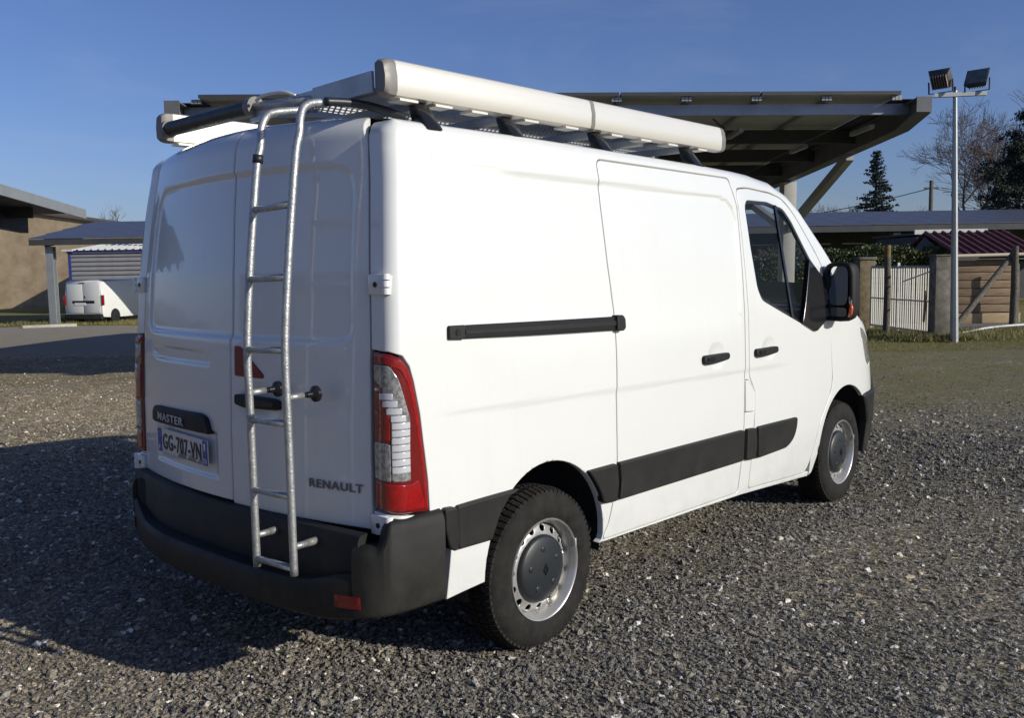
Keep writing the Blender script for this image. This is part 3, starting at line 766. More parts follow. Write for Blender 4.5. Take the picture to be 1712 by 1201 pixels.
def seat(y):
    s = MB(); s.box((2.78, y-.25, .80), (3.30, y+.25, .98)); s.add([(2.72, y-.25, .95), (2.92, y-.25, .95), (2.80, y-.24, 1.58), (2.64, y-.24, 1.58), (2.72, y+.25, .95), (2.92, y+.25, .95), (2.80, y+.24, 1.58), (2.64, y+.24, 1.58)], [(0, 1, 2, 3), (7, 6, 5, 4), (0, 4, 5, 1), (1, 5, 6, 2), (2, 6, 7, 3), (3, 7, 4, 0)])
    o = s.build('cab_seat', M['seat'], van, bevel=.04)
    h = MB(); h.box((2.68, y-.13, 1.60), (2.78, y+.13, 1.76)); h.build('headrest', M['seat'], o, bevel=.03)
for y in (-.52, .0, .50): seat(y)
sw = MB(); c = Vector((3.62, .50, 1.22)); ax = Vector((.55, 0, .83)).normalized(); u = Vector((0, 1, 0)); v = ax.cross(u)
sw.tube([c+u*math.cos(a)*.2+v*math.sin(a)*.2 for a in np.linspace(0, 2*math.pi, 25)], .014, 8, False); sw.bar(c-u*.19, c+u*.19, .04, .02); sw.build('steering_wheel', M['seat'], van, smooth=True)
MB().box((2.70, -.80, 1.96), (3.2, .80, 1.99)).build('headlining', M['cabin'], van)
pb_ = MB(); pb_.tube([(2.72, -.88, 1.1), (2.74, -.84, 1.9)], .02); pb_.build('seat_belt', M['cabin_light'], van)
# --- wing mirrors
def wing_mirror(sg):
    m = MB()
    def ring(x, sy, sz, cy=-1.065, cz=1.447, n=20):
        out = []
        for k in range(n):
            a = 2*math.pi*k/n; c_, s_ = math.cos(a), math.sin(a); e = .45
            out.append((x, cy+sy*math.copysign(abs(c_)**e, c_), cz+sz*math.copysign(abs(s_)**e, s_)))
        return out
    rings = [ring(3.86, .070, .165), ring(3.845, .092, .187), ring(3.90, .100, .192), ring(3.97, .096, .185), ring(4.03, .07, .14), ring(4.05, .03, .07)]
    # hollow front rim, back shell
    vs = [p for r in rings for p in r]; n = 20; fs = []
    for i in range(len(rings)-1):
        for k in range(n): fs.append((i*n+k, i*n+(k+1) % n, (i+1)*n+(k+1) % n, (i+1)*n+k))
    fs.append(tuple(range((len(rings)-1)*n, len(rings)*n)))
    vs = [(x, y*-sg, z) for x, y, z in vs]; m.add(vs, fs)
    o = m.build('wing_mirror', M['plastic'], van, smooth=True)
    g = MB(); rr = [(p[0]+.0-(p[1]+1.065)*-.16, p[1], p[2]) for p in ring(3.862, .066, .125, cz=1.487)]; g.add([(x, y*-sg, z) for x, y, z in rr], [tuple(range(20))]); g.build('mirror_glass', M['mirror'], o, fix=False)
    g = MB(); rr = [(p[0]-(p[1]+1.065)*-.16, p[1], p[2]) for p in ring(3.862, .060, .030, cz=1.318)]; g.add([(x, y*-sg, z) for x, y, z in rr], [tuple(range(20))]); g.build('wide_angle_mirror_glass', M['mirror'], o, fix=False)
    g = MB(); g.box((3.882, -1.14, 1.29), (3.886, -.99, 1.62)); g.v = [(x, y*-sg, z) for x, y, z in g.v]; g.build('mirror_backing', M['gloss_black'], o)
    a = MB()
    for z0, z1 in ((1.50, 1.52), (1.36, 1.33)):
        p = Vector((3.86, -.86, z0)); q = Vector((3.93, -1.03, z1)); a.bar((p.x, p.y*-sg, p.z), (q.x, q.y*-sg, q.z), .10, .085)
    a.build('mirror_arm', M['plastic'], o, bevel=.012)
    q = panel('mirror_base', rounded([(3.655, 1.665), (3.575, 1.50), (3.465, 1.268), (3.640, 1.208), (3.68, 1.206), (3.87, 1.285), (3.875, 1.42), (3.86, 1.515)], .012), lambda a_, b_, o_=0: side(a_, b_, o_+.016), M['gloss_black'], o, grid=.04, thick=.03, rnd=.006)
    if sg == 1:
        for v in q.data.vertices: v.co.y = -v.co.y
        q.data.flip_normals()
    ind = MB(); rows = [(-1.150, 1.375, .010, 0), (-1.155, 1.345, .013, 0), (-1.152, 1.315, .013, 0), (-1.142, 1.288, .009, 0)]
    ind.tube([(3.852, y, z) for y, z, r, _ in rows], [r for _, _, r, _ in rows], 10); ind.v = [(x, y*-sg, z) for x, y, z in ind.v]; ind.build('indicator', M['orange'], o, smooth=True)
    ind = MB(); ind.tube([(3.852, -1.150, 1.376), (3.853, -1.147, 1.40), (3.855, -1.142, 1.42)], [.010, .010, .006], 10); ind.v = [(x, y*-sg, z) for x, y, z in ind.v]; ind.build('indicator_clear_tip', M['clear'], o, smooth=True)
for sg in (1, -1): wing_mirror(sg)
# --- wheels
def wheel(x, y, sg, z=.338):
    RT_, W2 = .348, .105
    w_ = bpy.data.objects.new('wheel', None); link(w_, van); w_.location = (x, y, z); w_.scale = (1, sg, 1)
    ty = MB(); prof = [(.215, .018), (.228, .006), (.262, -.001), (.300, .004), (.325, .016), (.338, .030), (.345, .046), (.348, .075), (.349, .105), (.348, .135), (.345, .164), (.338, .180), (.30, .208), (.24, .200), (.215, .19)]
    ty.lathe(prof, (0, 0, 0), 'y', 96)
    tyre = ty.build('tyre', M['rubber'], w_, auto=45)
    # tread blocks on the shoulders and circumferential ribs
    tb = MB()
    for k in range(72):
        a = 2*math.pi*(k+.0)/72
        for (d0, d1, r0, r1, sk_) in ((.022, .060, .334, .353, .0), (.068, .100, .346, .355, .3), (.110, .142, .346, .355, -.3), (.150, .188, .334, .353, .0)):
            aw = 2*math.pi/72*.36; vs = []
            for dd, q in ((d0, 0), (d1, 1)):
                aa = a+sk_*(.04 if q else -.04)
                rr = r1 if (q == (1 if d0 < .1 else 0) or .06 < d0 < .145) else r0+.008
                for da in (-aw, aw):
                    for r_ in (r0-.006, rr): vs.append((r_*math.cos(aa+da), dd, r_*math.sin(aa+da)))
            tb.add(vs, [(0, 1, 3, 2), (4, 6, 7, 5), (0, 4, 5, 1), (2, 3, 7, 6), (1, 5, 7, 3)])
    t_ = tb.build('tread', M['rubber'], w_); t_['kind'] = 'stuff'
    ri = MB(); ri.lathe([(.222, .022), (.2225, .010), (.219, .005), (.214, .007), (.211, .016), (.204, .026), (.198, .045), (.195, .080), (.197, .10)], (0, 0, 0), 'y', 72)
    rim = ri.build('rim', M['steel'], w_, auto=50)
    # disc with ventilation holes
    def S(a, b, off=0):
        r = math.hypot(a, b); d = .046+.010*sstep(.150, .185, r)+.022*sstep(.185, .2, r)
        return (a, d-off, b)
    circ = lambda cx, cz, r, n: [(cx+r*math.cos(2*math.pi*k/n+.07), cz+r*math.sin(2*math.pi*k/n+.07)) for k in range(n)]
    holes = [circ(.1755*math.cos(2*math.pi*k/15+.13), .1755*math.sin(2*math.pi*k/15+.13), .0165, 14) for k in range(15)]+[circ(0, 0, .10, 24)]
    panel('rim_disc', circ(0, 0, .1985, 64), S, M['steel'], w_, holes=holes, grid=.02, thick=.006, rnd=.002, step=.014)
    MB().lathe([(.0, .125), (.20, .125)], (0, 0, 0), 'y', 32).build('brake_drum', M['dark'], w_)
    cp = MB(); cp.lathe([(.146, .060), (.1465, .038), (.143, .028), (.132, .022), (.10, .016), (.06, .011), (.034, .009), (.001, .009)], (0, 0, 0), 'y', 56); cap_ = cp.build('hub_cap', M['cap'], w_, auto=50)
    lg = MB()   # lozenge emblem
    def loz(wd, ht): return [(0, ht), (wd, 0), (0, -ht), (-wd, 0)]
    o_, i_ = loz(.017, .026), loz(.008, .014); vs = [(p[0], .005, p[1]) for p in o_]+[(p[0], .005, p[1]) for p in i_]+[(p[0], .011, p[1]) for p in o_]+[(p[0], .011, p[1]) for p in i_]
    lg.add(vs, [(k, (k+1) % 4, (k+1) % 4+4, k+4) for k in range(4)]+[(k+8, k, (k+1) % 4, (k+1) % 4+8) for k in range(4)][:0]+[(k, k+8, (k+1) % 4+8, (k+1) % 4) for k in range(4)]+[(k+4, (k+1) % 4+4, (k+1) % 4+12, k+12) for k in range(4)])
    lg.build('lozenge_emblem', M['gloss_black'], w_)
    for k in range(5):
        a = 2*math.pi*k/5+.4; q = MB(); q.lathe([(.014, .004), (.013, -.003), (.009, -.005), (.001, -.0045)], (.090*math.cos(a), .016, .090*math.sin(a)), 'y', 16); q.build('bolt_cover', M['cap'], w_, auto=40)
    vl = MB(); a = .35; vl.bar((.214*math.cos(a), .004, .214*math.sin(a)-.016), (.214*math.cos(a)-.002, .004, .214*math.sin(a)+.020), .010, .012, (1, 0, 0)); vl.build('balance_weight', M['alu_grey'], w_, bevel=.002)
    return w_
wheel(1.024, -.968, 1); wheel(4.206, -.975, 1, .336); wheel(1.024, .968, -1); wheel(4.206, .975, -1, .336)
# shift: everything was built in world metres, put it under the root
bpy.context.view_layer.update()
for ch in list(van.children): ch.location = ch.location-van.location

# ================================================================== ROOF LADDER on the right rear door
lad = thing('rear_ladder', 'galvanised tubular ladder fixed to the right rear door of the large white van', 'ladder', (0, -.54, .53))
L0 = lad.location.copy()
def part(mb, name, m, parent, root, **k):
    mb.v = [tuple(Vector(v)-root) for v in mb.v]
    return mb.build(name, m, parent, **k)
def curve(pts, n=8): return [Vector(p) for p in plan3(pts, n)]
def plan3(pts, n=8):
    out = []; P = [pts[0]]+list(pts)+[pts[-1]]
    for i in range(1, len(P)-2):
        for k in range(n):
            t = k/n; p0, p1, p2, p3 = [np.array(q, float) for q in P[i-1:i+3]]
            out.append(tuple(.5*((2*p1)+(-p0+p2)*t+(2*p0-5*p1+4*p2-p3)*t*t+(-p0+3*p1-3*p2+p3)*t**3)))
    out.append(tuple(pts[-1])); return out
def lx(z): return -.048 if z < 1.35 else -.048+.085*((z-1.35)/.75)**1.3
strR = [(lx(z), -.665, z) for z in (.535, .8, 1.1, 1.35, 1.6, 1.85, 2.05)]+[(.050, -.662, 2.12), (.062, -.655, 2.175), (.085, -.645, 2.215), (.125, -.640, 2.236), (.165, -.640, 2.243)]
strL = [(lx(z), -.425, z) for z in (.520, .8, 1.1, 1.35, 1.6, 1.85, 2.02)]+[(.046, -.422, 2.095), (.056, -.418, 2.160), (.080, -.412, 2.205), (.125, -.402, 2.232), (.25, -.40, 2.256), (.33, -.40, 2.27)]
for s in (strR, strL): part(MB().tube(curve(s, 6), .0148, 16), 'stringer', M['galv'], lad, L0, smooth=True)
for z in (.556, .822, 1.088, 1.352, 1.610, 1.866):
    part(MB().tube([(lx(z), -.425, z-.004), (lx(z), -.665, z+.004)], .0128, 14), 'rung', M['galv'], lad, L0, smooth=True)
for y in (-.425, -.665):
    part(MB().tube([(-.048, y, 1.185), (.020, y, 1.187)], .0125, 12), 'stand_off', M['galv'], lad, L0, smooth=True)
    f = MB(); f.tube([(.018, y, 1.187), (.035, y, 1.187)], .009, 10); f.lathe([(.001, .0), (.011, .0), (.013, .020), (.030, .034), (.031, .046), (.001, .047)], (0, 0, 0), 'z', 18)
    n_ = 10*2; f.v = f.v[:20]+[(.035+v[2], y+v[0], 1.187+v[1]) for v in f.v[20:]]
    part(f, 'rubber_foot', M['gloss_black'], lad, L0, auto=40)
    part(MB().tube([(-.048, y, .640), (.010, y, .641)], .0125, 12), 'stand_off', M['galv'], lad, L0, smooth=True)
    part(MB().tube([(.008, y, .641), (.060, y, .642)], .0145, 12), 'rubber_sleeve', M['cap_grey'], lad, L0, smooth=True)
part(MB().tube([(lx(2.06)-.0, -.424, 2.035), (lx(2.06)+.003, -.424, 2.065)], .0195, 14), 'tape_band', M['cap'], lad, L0, smooth=True)

# ================================================================== ROOF RACK
rack = thing('roof_rack', 'aluminium roof rack with two deep side rails along the top of the large white van', 'roof rack', (1.55, 0, 2.26))
K0 = rack.location.copy()
def railprof(sg):
    # (y outward from .78, z): wavy outer face
    pts = [(.0, 2.268), (.012, 2.262), (.050, 2.262), (.062, 2.268), (.068, 2.285), (.070, 2.335), (.066, 2.352), (.064, 2.362), (.062, 2.378), (.055, 2.392), (.042, 2.399), (.012, 2.400), (.0, 2.394)]
    return [(sg*(.775+a), z) for a, z in pts]
for sg in (-1, 1):
    for a, b in ((.357, 1.535), (1.560, 2.745)):
        part(MB().prism(railprof(sg), a, b, 'x'), 'side_rail', M['alu'], rack, K0, auto=30)
    part(MB().prism([(y+sg*(.0012 if abs(y) > .8 else -.001), z+(.001 if z > 2.33 else -.001)) for y, z in railprof(sg)], 1.534, 1.561, 'x'), 'rail_joint', M['cap_grey'], rack, K0, auto=30)
    for x0, x1, d in ((.357, .302, -1), (2.745, 2.797, 1)):
        pr = railprof(sg); n = len(pr); vs = []; cy = sum(p[0] for p in pr)/n; cz = 2.331
        for t, k in ((0, 1.012), (.5, 1.0), (.8, .93), (1.0, .80)):
            vs += [(x0+(x1-x0)*t, cy+(y-cy)*k, cz+(z-cz)*k) for y, z in pr]
        fs = [(i*n+j, i*n+(j+1) % n, (i+1)*n+(j+1) % n, (i+1)*n+j) for i in range(3) for j in range(n)]+[tuple(range(3*n, 4*n)), tuple(range(n-1, -1, -1))]
        part(MB().add(vs, fs), 'rail_end_cap', M['cap_grey'], rack, K0, auto=40)
for x in (.50, .99, 1.62, 2.02, 2.43):
    part(MB().box((x-.02, -.79, 2.235), (x+.02, .79, 2.268)), 'cross_bar', M['alu_grey'], rack, K0, bevel=.003)
for x in (.50, .99, 1.62, 2.43):
    for sg in (-1, 1):
        f = MB(); f.add([(x-.042, sg*.895, 2.150), (x+.042, sg*.895, 2.150), (x+.034, sg*.81, 2.262), (x-.034, sg*.81, 2.262), (x-.042, sg*.80, 2.185), (x+.042, sg*.80, 2.185), (x+.034, sg*.77, 2.262), (x-.034, sg*.77, 2.262)], [(0, 1, 2, 3), (4, 7, 6, 5), (0, 3, 7, 4), (1, 5, 6, 2), (3, 2, 6, 7), (0, 4, 5, 1)])
        part(f, 'mounting_foot', M['gloss_black'], rack, K0, bevel=.008)
# small angle brackets under the rail, bright
for x in (.42, .60, .80, 1.12, 1.40, 1.75, 2.0, 2.25, 2.55):
    for sg in (-1, 1):
        part(MB().box((x-.045, sg*.765 if sg > 0 else -.835, 2.252), (x+.045, .835 if sg > 0 else -.765, 2.2605)), 'rail_clip', M['alu'], rack, K0)
# perforated walkway: every hole is open
pw = MB(); cx_, cy_ = .028, .028
nx_, ny_ = 88, 14
for i in range(nx_):
    for j in range(ny_):
        x0 = .33+i*cx_; y0 = -.765+j*cy_; h = .0085; mx, my = x0+cx_/2, y0+cy_/2; zt = 2.298
        o4 = [(x0, y0, zt), (x0+cx_, y0, zt), (x0+cx_, y0+cy_, zt), (x0, y0+cy_, zt)]; i4 = [(mx-h, my-h, zt), (mx+h, my-h, zt), (mx+h, my+h, zt), (mx-h, my+h, zt)]
        pw.add(o4+i4, [(0, 1, 5, 4), (1, 2, 6, 5), (2, 3, 7, 6), (3, 0, 4, 7)])
pw.box((.325, -.770, 2.27), (.329, -.372, 2.30)); pw.box((.33, -.373, 2.268), (2.79, -.369, 2.30))
part(pw, 'perforated_walkway', M['alu_grey'], rack, K0, fix=False)
part(MB().bar((.30, -.42, 2.305), (.30, -.775, 2.318), .012, .075).bar((.30, .02, 2.292), (.30, -.42, 2.305), .012, .06), 'rear_plate', M['alu_grey'], rack, K0)
# loading roller at the rear
rol = part(MB().tube([(.30, .70, 2.312), (.30, .02, 2.322)], .034, 20), 'loading_roller', M['cap'], rack, K0, auto=50)
part(MB().tube([(.30, .725, 2.312), (.30, .70, 2.312)], [.040, .040], 20).tube([(.30, .02, 2.322), (.30, -.02, 2.3225)], [.043, .043], 20), 'roller_end', M['cap_grey'], rol, Vector(K0), auto=50)
part(MB().tube([(.30, -.02, 2.322), (.30, -.40, 2.300)], .020, 12), 'roller_spindle', M['galv'], rack, K0, smooth=True)
part(MB().tube(curve([(.275, -.06, 2.340), (.27, -.12, 2.352), (.28, -.24, 2.350), (.30, -.30, 2.33)], 6), .007, 8), 'roller_strap', M['alu'], rack, K0, smooth=True)
part(MB().tube(curve([(.17, -.66, 2.245), (.28, -.68, 2.25), (.38, -.72, 2.235), (.46, -.78, 2.20)], 6), .016, 10), 'cable_hose', M['cap'], rack, K0, smooth=True)
# ================================================================== GROUND (local yard frame: lat to the right, fwd away from the camera)
EF = Vector((math.cos(YAW), math.sin(YAW), 0)); ER = Vector((math.sin(YAW), -math.cos(YAW), 0)); C0 = Vector((CAM.x, CAM.y, 0)); RZ = YAW-math.pi/2
def Y(lat, fwd, z=0): return C0+ER*lat+EF*fwd+Vector((0, 0, z))
def gz(lat, fwd): return -.27*sstep(21, 36, fwd)*sstep(2, -8, lat)
def node_ground():
    m = bpy.data.materials.new('gravel_ground'); m.use_nodes = True; t = m.node_tree; b = t.nodes['Principled BSDF']; b.inputs['Roughness'].default_value = .92; b.inputs['Specular IOR Level'].default_value = .25
    N = t.nodes.new; Lk = t.links.new
    tc = N('ShaderNodeTexCoord')
    def noise(sc, det=4, ro=.6, dist=0):
        n = N('ShaderNodeTexNoise'); n.inputs['Scale'].default_value = sc; n.inputs['Detail'].default_value = det; n.inputs['Roughness'].default_value = ro; n.inputs['Distortion'].default_value = dist; Lk(tc.outputs['Object'], n.inputs['Vector']); return n.outputs[0]
    def ramp(src, stops):
        r = N('ShaderNodeValToRGB'); e = r.color_ramp.elements
        while len(e) < len(stops): e.new(.5)
        for q, (p, c) in zip(e, stops): q.position = p; q.color = (*c, 1)
        Lk(src, r.inputs[0]); return r.outputs[0]
    def mixc(f, a, c, mode='MIX'):
        x = N('ShaderNodeMix'); x.data_type = 'RGBA'; x.blend_type = mode
        if isinstance(f, float): x.inputs[0].default_value = f
        else: Lk(f, x.inputs[0])
        for k, v in ((6, a), (7, c)):
            if isinstance(v, tuple): x.inputs[k].default_value = (*v, 1)
            else: Lk(v, x.inputs[k])
        return x.outputs[2]
    vo = N('ShaderNodeTexVoronoi'); vo.inputs['Scale'].default_value = 62; Lk(tc.outputs['Object'], vo.inputs['Vector'])
    sx = N('ShaderNodeSeparateColor'); Lk(vo.outputs['Color'], sx.inputs[0])
    st = ramp(sx.outputs[0], [(0, (.080, .073, .060)), (.35, (.150, .138, .115)), (.7, (.23, .21, .170)), (.93, (.36, .345, .305)), (1, (.62, .60, .54))])
    vo2 = N('ShaderNodeTexVoronoi'); vo2.inputs['Scale'].default_value = 19; Lk(tc.outputs['Object'], vo2.inputs['Vector'])
    s2 = N('ShaderNodeSeparateColor'); Lk(vo2.outputs['Color'], s2.inputs[0])
    big = ramp(s2.outputs[1], [(0, (.8, .8, .8)), (.75, (1.0, 1.0, 1.0)), (.93, (1.3, 1.28, 1.2)), (1, (2.4, 2.3, 2.1))])
    c = mixc(1.0, st, big, 'MULTIPLY')
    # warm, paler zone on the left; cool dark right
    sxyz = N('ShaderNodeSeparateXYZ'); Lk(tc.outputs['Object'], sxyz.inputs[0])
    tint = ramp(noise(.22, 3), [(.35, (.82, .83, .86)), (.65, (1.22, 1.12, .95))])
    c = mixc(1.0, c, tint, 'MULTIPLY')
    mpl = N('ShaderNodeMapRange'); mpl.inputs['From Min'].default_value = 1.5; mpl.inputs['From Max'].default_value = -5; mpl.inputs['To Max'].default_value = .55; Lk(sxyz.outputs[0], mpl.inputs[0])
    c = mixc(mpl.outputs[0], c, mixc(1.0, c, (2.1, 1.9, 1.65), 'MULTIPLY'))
    # moss and earth patches
    ms = ramp(noise(.9, 8, .7, .4), [(.47, (0, 0, 0)), (.60, (1, 1, 1))]); fine = ramp(noise(26, 6, .8), [(.42, (0, 0, 0)), (.60, (1, 1, 1))])
    mm = N('ShaderNodeMath'); mm.operation = 'MULTIPLY'; Lk(ms, mm.inputs[0]); Lk(fine, mm.inputs[1])
    mk = N('ShaderNodeMath'); mk.operation = 'MULTIPLY'; mk.inputs[1].default_value = .75; Lk(mm.outputs[0], mk.inputs[0])
    c = mixc(mk.outputs[0], c, (.13, .115, .045))
    # grass band near the fence: local fwd 12.. streaks then a full band
    def band(src, a0, a1, b0, b1):
        r = ramp(src, [(0, (0, 0, 0))]); return r
    def between(src, a, b, soft):
        m1 = N('ShaderNodeMapRange'); m1.inputs['From Min'].default_value = a-soft; m1.inputs['From Max'].default_value = a+soft; Lk(src, m1.inputs[0])
        m2 = N('ShaderNodeMapRange'); m2.inputs['From Min'].default_value = b+soft; m2.inputs['From Max'].default_value = b-soft; Lk(src, m2.inputs[0])
        x = N('ShaderNodeMath'); x.operation = 'MULTIPLY'; Lk(m1.outputs[0], x.inputs[0]); Lk(m2.outputs[0], x.inputs[1]); return x.outputs[0]
    wob = N('ShaderNodeMath'); wob.operation = 'MULTIPLY_ADD'; wob.inputs[1].default_value = 2.2; wb = noise(.55, 5, .6); Lk(wb, wob.inputs[0]); Lk(sxyz.outputs[1], wob.inputs[2])
    def AND(a, b_, g=1.0):
        x = N('ShaderNodeMath'); x.operation = 'MULTIPLY'; Lk(a, x.inputs[0]); Lk(b_, x.inputs[1])
        y = N('ShaderNodeMath'); y.operation = 'MULTIPLY'; y.inputs[1].default_value = g; Lk(x.outputs[0], y.inputs[0]); return y.outputs[0]
    grasscol = ramp(noise(14, 8, .75), [(.3, (.10, .10, .035)), (.5, (.19, .18, .06)), (.7, (.31, .265, .125))])
    earth = ramp(noise(11, 6, .7), [(.35, (.13, .112, .07)), (.65, (.24, .205, .135))])
    right = between(sxyz.outputs[0], 2.2, 60, .8)
    g1 = AND(between(wob.outputs[0], 17.9, 60, .5), right, 1.0)
    c = mixc(g1, c, grasscol)
    g2 = AND(AND(between(wob.outputs[0], 11.0, 19.2, 1.4), right, 1.0), ramp(noise(1.6, 7, .7), [(.36, (.25, .25, .25)), (.56, (1, 1, 1))]))
    c = mixc(g2, c, mixc(fine, earth, (.17, .175, .048)))
    g3 = AND(between(wob.outputs[0], 8.4, 9.9, .5), right, .45)
    c = mixc(g3, c, earth)
    # left: earth and moss around 15 m, tarmac lane beyond, grass far back
    left = between(sxyz.outputs[0], -80, -5.5, .6)
    l1 = AND(AND(between(wob.outputs[0], 14.4, 19.2, .7), left, .75), ramp(noise(2.0, 6, .7), [(.35, (.2, .2, .2)), (.6, (1, 1, 1))]))
    c = mixc(l1, c, (.19, .165, .085))
    tar = ramp(noise(30, 5, .7), [(.3, (.24, .215, .165)), (.7, (.36, .32, .25))])
    c = mixc(between(sxyz.outputs[1], 18.5, 36.5, .3) if False else AND(between(sxyz.outputs[1], 19.0, 34.4, .5), left, 1.0), c, tar)
    c = mixc(AND(between(sxyz.outputs[1], 34.6, 80, .3), left, 1.0), c, grasscol)
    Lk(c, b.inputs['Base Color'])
    # relief
    bp = N('ShaderNodeBump'); bp.inputs['Strength'].default_value = 1; bp.inputs['Distance'].default_value = .010; Lk(vo.outputs['Distance'], bp.inputs['Height']); bp.invert = True
    bp2 = N('ShaderNodeBump'); bp2.inputs['Strength'].default_value = .8; bp2.inputs['Distance'].default_value = .03; Lk(noise(16, 8, .75), bp2.inputs['Height']); Lk(bp.outputs[0], bp2.inputs['Normal'])
    bp3 = N('ShaderNodeBump'); bp3.inputs['Strength'].default_value = .5; bp3.inputs['Distance'].default_value = .12; Lk(noise(1.3, 4, .6), bp3.inputs['Height']); Lk(bp2.outputs[0], bp3.inputs['Normal'])
    Lk(bp3.outputs[0], b.inputs['Normal'])
    return m
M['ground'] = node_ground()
def axis(a, b, fine0, fine1, step):
    v = list(np.arange(fine0, fine1+1e-6, step)); x = fine0; k = step
    while x > a: k *= 1.6; x -= k; v.insert(0, max(x, a))
    x = fine1; k = step
    while x < b: k *= 1.6; x += k; v.append(min(x, b))
    return v
gx_ = axis(-900, 900, -30, 30, 1.5); gy_ = axis(-300, 1500, -6, 60, 1.5)
vs = [(x, y, gz(x, y)+.012*math.sin(x*.9+1)*math.sin(y*.7)) for y in gy_ for x in gx_]; n = len(gx_)
grd = mesh_obj('ground', vs, [(j*n+i, j*n+i+1, (j+1)*n+i+1, (j+1)*n+i) for j in range(len(gy_)-1) for i in range(n-1)], M['ground'], None, smooth=True)
grd.location = C0; grd.rotation_euler = (0, 0, RZ); struct(grd)
GROUND = grd
def frame(o): o.location = Y(0, 0); o.rotation_euler = (0, 0, RZ)
def yard(name, label, cat, lat, fwd, z=0, rot=0, group=None): return thing(name, label, cat, Y(lat, fwd, z), RZ+rot, group)

# ------------------------------------------------------------------ loose gravel: real stones
def stone_mat(tag_, warm):
    m = bpy.data.materials.new('stone'); m.use_nodes = True; t = m.node_tree; b = t.nodes['Principled BSDF']; b.inputs['Roughness'].default_value = .78; b.inputs['Specular IOR Level'].default_value = .35
    a = t.nodes.new('ShaderNodeAttribute'); a.attribute_type = 'INSTANCER'; a.attribute_name = 'tone'
    r = t.nodes.new('ShaderNodeValToRGB'); e = r.color_ramp.elements
    stops = [(0, (.062, .058, .052)), (.28, (.125, .118, .106)), (.50, (.190, .180, .160)), (.62, (.25, .215, .165)), (.74, (.215, .215, .205)), (.88, (.40, .38, .34)), (1, (.76, .74, .68))]
    while len(e) < len(stops): e.new(.5)
    for q, (p, c) in zip(e, stops): q.position = p; q.color = (*c, 1)
    t.links.new(a.outputs['Fac'], r.inputs[0])
    wv = t.nodes.new('ShaderNodeAttribute'); wv.attribute_type = 'INSTANCER'; wv.attribute_name = 'warmth'
    mx = t.nodes.new('ShaderNodeMix'); mx.data_type = 'RGBA'; mx.blend_type = 'MULTIPLY'; t.links.new(wv.outputs['Fac'], mx.inputs[0]); t.links.new(r.outputs[0], mx.inputs[6]); mx.inputs[7].default_value = (1.70, 1.52, 1.25, 1)
    t.links.new(mx.outputs[2], b.inputs['Base Color'])
    n = t.nodes.new('ShaderNodeTexNoise'); n.inputs['Scale'].default_value = 3; n.inputs['Detail'].default_value = 4
    tc = t.nodes.new('ShaderNodeTexCoord'); t.links.new(tc.outputs['Object'], n.inputs['Vector'])
    bp = t.nodes.new('ShaderNodeBump'); bp.inputs['Strength'].default_value = .4; bp.inputs['Distance'].default_value = .2; t.links.new(n.outputs[0], bp.inputs['Height']); t.links.new(bp.outputs[0], b.inputs['Normal'])
    return m
M['stone'] = stone_mat('a', 0)
